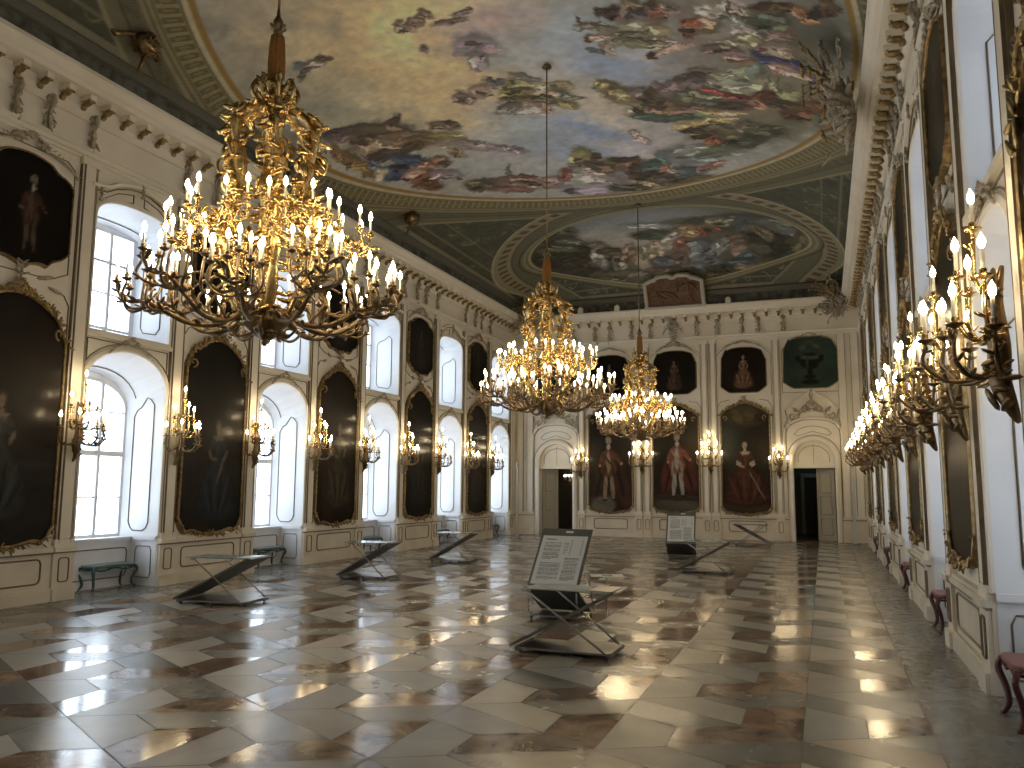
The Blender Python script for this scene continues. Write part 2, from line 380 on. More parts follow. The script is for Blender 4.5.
def console(m,s,z0=7.20,z1=7.80,w=.055,R=None):
    R=R or random
    for i in range(12): leaf(m,s+R.uniform(-.07,.07),R.uniform(z0,z1-.1),-PI/2+R.uniform(-1.2,1.2),R.uniform(.08,.15),R.uniform(.03,.09),.4)
    m.blob((s,.05,z1-.10),(.07,.10,.06),(0,0,1),6,4)
    m.tube([(s,.10,z1-.02),(s,.12,z1-.12),(s,.05,(z0+z1)/2),(s,.07,z0+.1),(s,.03,z0)],[.03,.045,.03,.04,.015],6)
    for sg in (1,-1):
        scroll(m,spiral((s+sg*.035,z1-.08),.05,.012,PI/2,PI/2+sg*-5,8),.05,.014)
        scroll(m,spiral((s+sg*.045,z0+.12),.06,.012,-PI/2,-PI/2+sg*5,8),.03,.014)
        leaf(m,s+sg*.02,z0+.05,-PI/2+sg*.7,.11,.03,.4);leaf(m,s+sg*.03,(z0+z1)/2,-PI/2+sg*.5,.1,.04,.45)
def modil(mb,mg,s,vis=True):
    mb.box((s-.06,.06,7.89),(s+.06,.33,7.975))
    mg.blob((s,.21,7.86),(.11,.055,.055),(0,1,.25),6,4);mg.blob((s,.12,7.80),(.05,.05,.06),(0,1,0),6,4)
    for sg in (1,-1): mg.blob((s+sg*.04,.28,7.885),(.04,.025,.03),(sg,.3,0),5,3)
R0=random.Random(3)
for T,side,a,b,cons in ((TL,'left',YN+.6,YF-.6,[c+q for c in PL+[PL[-1]+PER] for q in (-1.09,-.28,.28,1.09)]),
                        (TR,'right',YN+.6,YF-.6,[c+q for c in PR for q in (-1.09,-.28,.28,1.09)]),
                        (TF,'far',XL+.6,XR-.6,[-8.72,-7.85,-7.3,-6.45,-5.75,-4.05,-3.35,-2.5,-1.95,-1.1]),
                        ):
    mb=MB(T);mg=MB(T);mc=MB(T)
    n=int((b-a)/(PER/11));
    for i in range(n+1): modil(mb,mg,a+(b-a)*i/n)
    for c in cons:
        if a<c<b: console(mc,c,R=R0)
    o=trim(mb,'plaster','row of small cream modillions under the cornice of the %s wall'%side)
    mg.build('gilt_leaf','gold2',o)
    mc.build('console','stucco',o)
# ================= far wall with its two doors =================
DX=[-9.43,-.28];PF=[-7.32,-4.92,-2.50]
def dn(c): return arch(c,.66,0,2.72,3.38)
w=MB(TF)
w.poly([(XL,0)]+dn(DX[0])+dn(DX[1])+[(XR,0),(XR,7.75),(XL,7.75)])
ln=MB(TF);dd=MB(TF)
for c in DX:
    w.ext(dn(c),0,-.35)
    # tympanum above the lintel
    w.poly([(c-.66,2.48),(c-.66,2.72)]+dn(c)[1:-1]+[(c+.66,2.72),(c+.66,2.48)],d=-.12)
    w.box((c-.66,-.30,2.46),(c+.66,-.10,2.56))
    ln.sweep(arch(c,.50,2.66,2.80,3.22),[(q[0]*.6,-.12+q[1]) for q in LINE])
    ln.box((c-.005,-.12,2.58),(c+.005,-.11,3.3))
    w.sweep(dn(c),[(0,0),(0,.05),(-.05,.07),(-.13,.05),(-.17,.02),(-.18,0)])
    ln.sweep(arch(c,.86,0,2.75,3.58),[(q[0]*.7,q[1]) for q in LINE])
    # raised hood panel over the arch
    w.sweep(arch(c,.88,2.9,3.55,4.12,flat=2.4),[(0,0),(0,.06),(-.03,.10),(-.07,.10),(-.09,.0)])
    ln.sweep(arch(c,.88,2.9,3.55,4.12,flat=2.4),[(.02+q[0]*.6,q[1]+.01) for q in LINE])
    ln.sweep([(c-.6,3.62),(c-.45,3.78),(c-.2,3.86),(c,3.88),(c+.2,3.86),(c+.45,3.78),(c+.6,3.62),(c+.5,3.55),(c,3.7),(c-.5,3.55)],[(q[0]*.5,q[1]) for q in LINE],True)
    w.sweep([(c-.86,4.45),(c-.7,4.52),(c-.5,4.75),(c-.25,4.88),(c,5.05),(c+.25,4.88),(c+.5,4.75),(c+.7,4.52),(c+.86,4.45)],[(0,0),(0,.05),(-.03,.09),(-.06,.10),(-.08,0)])
wf=struct(w.build('wall_far','plaster'),'cream end wall with two arched doorways and three large portraits')
def clipF(a,b): return max(a,XL),min(b,XR)
# dado between doors
for a,b in ((XL,DX[0]-.84),(DX[0]+.84,DX[1]-.84),(DX[1]+.84,XR)):
    if b-a<.1: continue
    dd.box((a,0,0),(b,.035,.78));dd.box((a,0,0),(b,.09,.17));dd.box((a,0,.735),(b,.09,.80));ln.box((a,.035,.712),(b,.07,.734))
for c in PF: ln.sweep(rrect(c,.28,.62,.64,.07),[(q[0],.035+q[1]) for q in LINE],True)
pb=MB(TF)
PFX=[-8.42,-6.12,-3.70,-1.40]
for p in PFX:
    for q in (-.155,.155) if p in (PFX[1],PFX[2]) else (0,):
        x=p+q
        pb.box((x-.12,0,.83),(x+.12,.05,7.02));pb.box((x-.08,.05,.95),(x+.08,.075,6.9))
        for t in (-.12,-.08,.08,.12): ln.box((x+t-.006,0,.86),(x+t+.006,.056 if abs(t)>.1 else .08,7.0))
        dd.box((x-.14,0,0),(x+.14,.085,.78));dd.box((x-.15,0,0),(x+.15,.125,.18))
        pb.box((x-.14,0,6.9),(x+.14,.1,7.04));pb.box((x-.14,0,.8),(x+.14,.085,.92))
        ln.sweep(rrect(x,.28,.07,.64,.03),[(q_[0]*.6,.085+q_[1]) for q_ in LINE],True)
for x in (XL+.22,XR-.22,-10.45,.72):
    pb.box((x-.12,0,.83),(x+.12,.05,7.02))
    for t in (-.12,.12): ln.box((x+t-.006,0,.86),(x+t+.006,.056,7.0))
for c in PF:
    ln.sweep([(c-.93,1.0),(c-.93,4.6),(c-.80,4.8),(c-.5,4.86)][::-1],[(q[0]*.6,q[1]) for q in LINE])
    ln.sweep([(c+.93,1.0),(c+.93,4.6),(c+.80,4.8),(c+.5,4.86)],[(q[0]*.6,q[1]) for q in LINE])
for c in PF:
    w2=[(c-.95,5.0),(c-.95,6.45),(c-.8,6.6),(c-.62,6.74),(c-.3,6.9),(c,6.94),(c+.3,6.9),(c+.62,6.74),(c+.8,6.6),(c+.95,6.45),(c+.95,5.0)]
    pb.sweep(w2,[(0,0),(0,.04),(-.03,.055),(-.06,.04),(-.07,0)]);ln.sweep(w2,[(.015+q[0]*.6,q[1]) for q in LINE])
for c in DX:
    w2=[(c-.92,5.05),(c-.92,6.5),(c-.75,6.75),(c-.4,6.96),(c,7.0),(c+.4,6.96),(c+.75,6.75),(c+.92,6.5),(c+.92,5.05)]
    ln.sweep(w2,[(q[0]*.6,q[1]) for q in LINE],True)
pb.build('pilaster','plaster',wf);dd.build('dado','plaster2',wf);ln.build('moulding_line','line',wf)
# near wall behind the camera
m=MB(TN);m.poly([(XL,0),(XR,0),(XR,7.75),(XL,7.75)]);struct(m.build('wall_near','plaster'),'plain cream wall closing the near end of the hall')
# ornaments over the doors (stucco), centre cartouche of the far frieze
R1=random.Random(5)
for c,side in zip(DX,('left','right')):
    m=MB(TF)
    crest(m,c,4.30,.72,.46,.05,R1,1.1)
    for sg in (1,-1):
        scroll(m,spiral((c+sg*.62,4.25),.26,.05,PI/2,PI/2+sg*6,16),.05,.035)
        scroll(m,[(c+sg*.86,4.45),(c+sg*.8,4.15),(c+sg*.9,3.9),(c+sg*.84,3.7)],.05,.03)
        for i in range(4): m.blob((c+sg*(.15+i*.13),.09,4.42-.06*math.sin(i*1.05)),(.055,.055,.05),(1,0,0),6,4)
    leaf(m,c,4.75,PI/2,.4,.06,.35)
    trim(m,'stucco','rocaille stucco cartouche over the %s far door'%side)
m=MB(TF)
c=-4.92
drop(m,c,7.05,8.2,.17,.12,R1);crest(m,c,7.55,.36,.3,.12,R1);crest(m,c,6.88,.62,.22,.06,R1)
trim(m,'stucco','tall stucco cartouche in the middle of the far cornice')
# small sprays of stucco over windows, between the pictures
for T,side,wins,pics in ((TL,'left',WL,PL),(TR,'right',WR,PR)):
    m=MB(T)
    for c in wins:
        crest(m,c,4.08,.46,.19,.04,R1,.75)
        drop(m,c,6.72,6.98,.05,.08,R1)
        for sg in (1,-1): drop(m,c+sg*.84,6.42,6.70,.05,.05,R1)
    for c in pics:
        crest(m,c,6.80,.84,.26,.06,R1,1.0)
        drop(m,c,4.72,5.06,.12,.06,R1)
        for sg in (1,-1): leaf(m,c+sg*.3,4.86,PI/2-sg*1.3,.28,.03,.25);leaf(m,c+sg*.5,4.78,PI/2-sg*1.9,.26,.03,.25)
    trim(m,'stucco','small rocaille sprays in stucco along the %s wall'%side)
m=MB(TF)
for c in PF+DX:
    crest(m,c,6.84 if c in PF else 6.98,.62,.13,.05,R1,.7)
    if c in PF: drop(m,c,4.82,5.0,.10,.05,R1)
trim(m,'stucco','small rocaille sprays over the pictures of the far wall')
# ================= floor of lozenge-cut marble tiles =================
def floor():
    A=.4385;U=.4805
    tiles=[([(0,0),(0,2),(1,1.5),(1,.5)],'W'),([(0,2),(0,3),(2,2),(1,1.5)],'G'),([(0,3),(1,3.5),(2,3),(2,2)],'W2'),
           ([(1,1.5),(2,2),(3,1.5),(1,.5)],'B'),([(2,2),(2,3),(3,3.5),(3,1.5)],'R'),([(1,3.5),(3,4.5),(3,3.5),(2,3)],'G2')]
    base={'W':(.30,.28,.225),'W2':(.255,.236,.19),'G':(.125,.121,.105),'G2':(.165,.158,.13),'B':(.165,.118,.08),'R':(.15,.10,.066)}
    R=random.Random(11);V=[];F=[];C=[];UV=[]
    x00=-.206;y00=5.63+1.5*U*1  # left line of the column beside the right border starts one T1 here
    xmin,xmax=XL+.75,.671
    def clip(poly,xm,keep):
        out=[];n=len(poly)
        for i in range(n):
            p,q=poly[i],poly[(i+1)%n];ip=keep*(p[0]-xm)>=-1e-9;iq=keep*(q[0]-xm)>=-1e-9
            if ip: out.append(p)
            if ip!=iq:
                t=(xm-p[0])/(q[0]-p[0]);out.append((xm,p[1]+t*(q[1]-p[1])))
        return out
    def emit(P,key,g=.0045):
        cx=sum(p[0] for p in P)/len(P);cy=sum(p[1] for p in P)/len(P)
        if not(YN-.1<cy<YF+.3): return
        tl=(R.gauss(0,.0035),R.gauss(0,.0035))
        o=len(V)
        Q=[]
        for p in P:
            dx,dy=cx-p[0],cy-p[1];L=math.hypot(dx,dy)+1e-9;Q.append((p[0]+dx/L*g*1.6,p[1]+dy/L*g*1.6))
        # fan around the centre so that no polygon is concave
        for q in Q: V.append((q[0],q[1],(q[0]-cx)*tl[0]*.12+(q[1]-cy)*tl[1]*.12-.0003))
        F.append(tuple(range(o,o+len(Q))))
        b=base[key[0] if key=='W' else key] if key in base else key
        k=1+R.uniform(-.2,.2);h=R.uniform(-.015,.015)
        if key in('W','W2') and R.random()<.22: b=(.25,.21,.165)
        if key in('W','W2') and R.random()<.25: b=(.22,.215,.19)
        if key in('B','R') and R.random()<.22: b=(.21,.15,.105)
        C.append((b[0]*k+h*.5,b[1]*k,b[2]*k-h*.5,{'W':.33,'W2':.33,'G':.25,'G2':.26,'B':.13,'R':.12}.get(key,.3)))
    for j in range(-2,12):
        bx=x00-3*A*j
        for k in range(-12,26):
            by=y00-1.5*U*j+3*U*k-0*U
            for P,key in tiles:
                Q=[(bx+p[0]*A,by+p[1]*U) for p in P]
                Q=clip(Q,xmax,-1)
                if len(Q)>2: Q=clip(Q,xmin,1)
                if len(Q)>2 and max(q[0] for q in Q)-min(q[0] for q in Q)>.01: emit(Q,key)
    # plain grey border slabs
    for a,b in ((.682,XR+1.2),(XL-1.2,xmin-.006)):
        y=YN-.2
        while y<YF:
            L=R.uniform(1.0,1.7);k=R.uniform(.8,1.15)
            o=len(V);V.extend([(a,y,0),(b,y,0),(b,min(y+L,YF+.4)-.005,0),(a,min(y+L,YF+.4)-.005,0)]);F.append((o,o+1,o+2,o+3))
            C.append((.14*k,.134*k,.113*k,.27));y+=L
    o=len(V);V.extend([(XL-1.2,YN-.2,-.004),(XR+1.2,YN-.2,-.004),(XR+1.2,YF+5,-.004),(XL-1.2,YF+5,-.004)]);F.append((o,o+1,o+2,o+3));C.append((.07,.06,.045,.5))
    me=bpy.data.meshes.new('floor');me.from_pydata(V,[],F)
    a=me.color_attributes.new('tile','FLOAT_COLOR','CORNER')
    buf=[];
    for f,c in zip(F,C): buf+=list(c)*len(f)
    a.data.foreach_set('color',buf);me.update()
    m=bpy.data.materials.new('marble_floor');m.use_nodes=True;nt=m.node_tree;b=nt.nodes['Principled BSDF']
    at=nt.nodes.new('ShaderNodeAttribute');at.attribute_name='tile'
    tc=nt.nodes.new('ShaderNodeTexCoord')
    n1=nt.nodes.new('ShaderNodeTexNoise');n1.inputs['Scale'].default_value=1.6;n1.inputs['Detail'].default_value=8;n1.inputs['Distortion'].default_value=1.2
    nt.links.new(tc.outputs['Object'],n1.inputs['Vector'])
    mr=nt.nodes.new('ShaderNodeMapRange');mr.inputs[1].default_value=.3;mr.inputs[2].default_value=.7;mr.inputs[3].default_value=.82;mr.inputs[4].default_value=1.16
    nt.links.new(n1.outputs['Fac'],mr.inputs[0])
    mul=nt.nodes.new('ShaderNodeMix');mul.data_type='RGBA';mul.blend_type='MULTIPLY';mul.inputs[0].default_value=1
    nb=nt.nodes.new('ShaderNodeTexNoise');nb.inputs['Scale'].default_value=2.6;nb.inputs['Detail'].default_value=9;nb.inputs['Roughness'].default_value=.65;nb.inputs['Distortion'].default_value=.8
    nt.links.new(tc.outputs['Object'],nb.inputs['Vector'])
    rb=nt.nodes.new('ShaderNodeMapRange');rb.inputs[1].default_value=.36;rb.inputs[2].default_value=.64;rb.inputs[3].default_value=.55;rb.inputs[4].default_value=2.1;nt.links.new(nb.outputs['Fac'],rb.inputs[0])
    isb=nt.nodes.new('ShaderNodeMath');isb.operation='LESS_THAN';isb.inputs[1].default_value=.18;nt.links.new(at.outputs['Alpha'],isb.inputs[0])
    pick=nt.nodes.new('ShaderNodeMix');pick.data_type='RGBA';nt.links.new(isb.outputs[0],pick.inputs[0]);nt.links.new(mr.outputs[0],pick.inputs[6]);nt.links.new(rb.outputs[0],pick.inputs[7])
    nt.links.new(at.outputs['Color'],mul.inputs[6]);nt.links.new(pick.outputs[2],mul.inputs[7]);nt.links.new(mul.outputs[2],b.inputs['Base Color'])
    n2=nt.nodes.new('ShaderNodeTexNoise');n2.inputs['Scale'].default_value=5;n2.inputs['Detail'].default_value=5
    nt.links.new(tc.outputs['Object'],n2.inputs['Vector'])
    ad=nt.nodes.new('ShaderNodeMath');ad.operation='MULTIPLY_ADD';nt.links.new(n2.outputs['Fac'],ad.inputs[0]);ad.inputs[1].default_value=.10;ad.inputs[2].default_value=-.05
    a2=nt.nodes.new('ShaderNodeMath');a2.operation='ADD';nt.links.new(at.outputs['Alpha'],a2.inputs[0]);nt.links.new(ad.outputs[0],a2.inputs[1]);nt.links.new(a2.outputs[0],b.inputs['Roughness'])
    b.inputs['Specular IOR Level'].default_value=.5
    bp=nt.nodes.new('ShaderNodeBump');bp.inputs['Strength'].default_value=.05;bp.inputs['Distance'].default_value=.01
    n3=nt.nodes.new('ShaderNodeTexNoise');n3.inputs['Scale'].default_value=7;n3.inputs['Detail'].default_value=3
    nt.links.new(tc.outputs['Object'],n3.inputs['Vector']);nt.links.new(n3.outputs['Fac'],bp.inputs['Height']);nt.links.new(bp.outputs[0],b.inputs['Normal'])
    me.materials.append(m)
    struct(link('floor',me),'polished floor of cream, grey and red-brown marble lozenges')
floor()
# rooms beyond the two doors
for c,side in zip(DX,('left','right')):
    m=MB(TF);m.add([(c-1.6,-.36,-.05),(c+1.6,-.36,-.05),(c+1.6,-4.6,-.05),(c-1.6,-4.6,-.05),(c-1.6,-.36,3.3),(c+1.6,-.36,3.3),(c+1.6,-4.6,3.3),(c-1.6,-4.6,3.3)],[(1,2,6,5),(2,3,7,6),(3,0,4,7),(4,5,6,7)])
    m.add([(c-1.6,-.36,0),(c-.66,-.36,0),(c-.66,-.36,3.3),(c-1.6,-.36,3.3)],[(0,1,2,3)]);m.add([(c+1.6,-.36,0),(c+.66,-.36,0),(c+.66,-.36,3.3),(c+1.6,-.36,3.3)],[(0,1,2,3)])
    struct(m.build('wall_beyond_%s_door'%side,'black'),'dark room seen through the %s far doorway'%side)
    # inner doorway frame glimpsed at the back
    m=MB(TF)
    for x in (c-.55,c+.45): m.box((x,-4.55,0),(x+.12,-4.4,2.3))
    m.box((c-.55,-4.55,2.2),(c+.57,-4.4,2.35));trim(m,'door','pale doorframe at the back of the room beyond the %s far door'%side)
ndoor=0
for c,sg,ang in ((DX[0],-1,32),(DX[1],1,158)):
    ndoor+=1
    e=empty('door_%d'%ndoor,(c+sg*.64,YF+.32,0),math.radians(ang));e['kind']='structure'
    e['label']='open panelled door leaf of the %s far doorway'%('left' if sg<0 else 'right')
    m=MB();m.box((0,-.02,.01),(.62,.02,2.45));
    l=MB()
    for z0,z1 in ((.2,.75),(.9,1.5),(1.62,2.3)):
        for y in (-.022,.022):
            l.tube([(.12,y,z0),(.5,y,z0),(.5,y,z1),(.12,y,z1),(.12,y,z0)],.008,4)
    o=m.build('door_leaf','door',e);l.build('panel_moulding','line',e)
    h=MB();h.tube([(.56,-.05,1.05),(.5,-.05,1.05)],.012,5);h.tube([(.56,-.02,1.05),(.56,-.05,1.05)],.012,5);h.build('door_handle','brass',e)
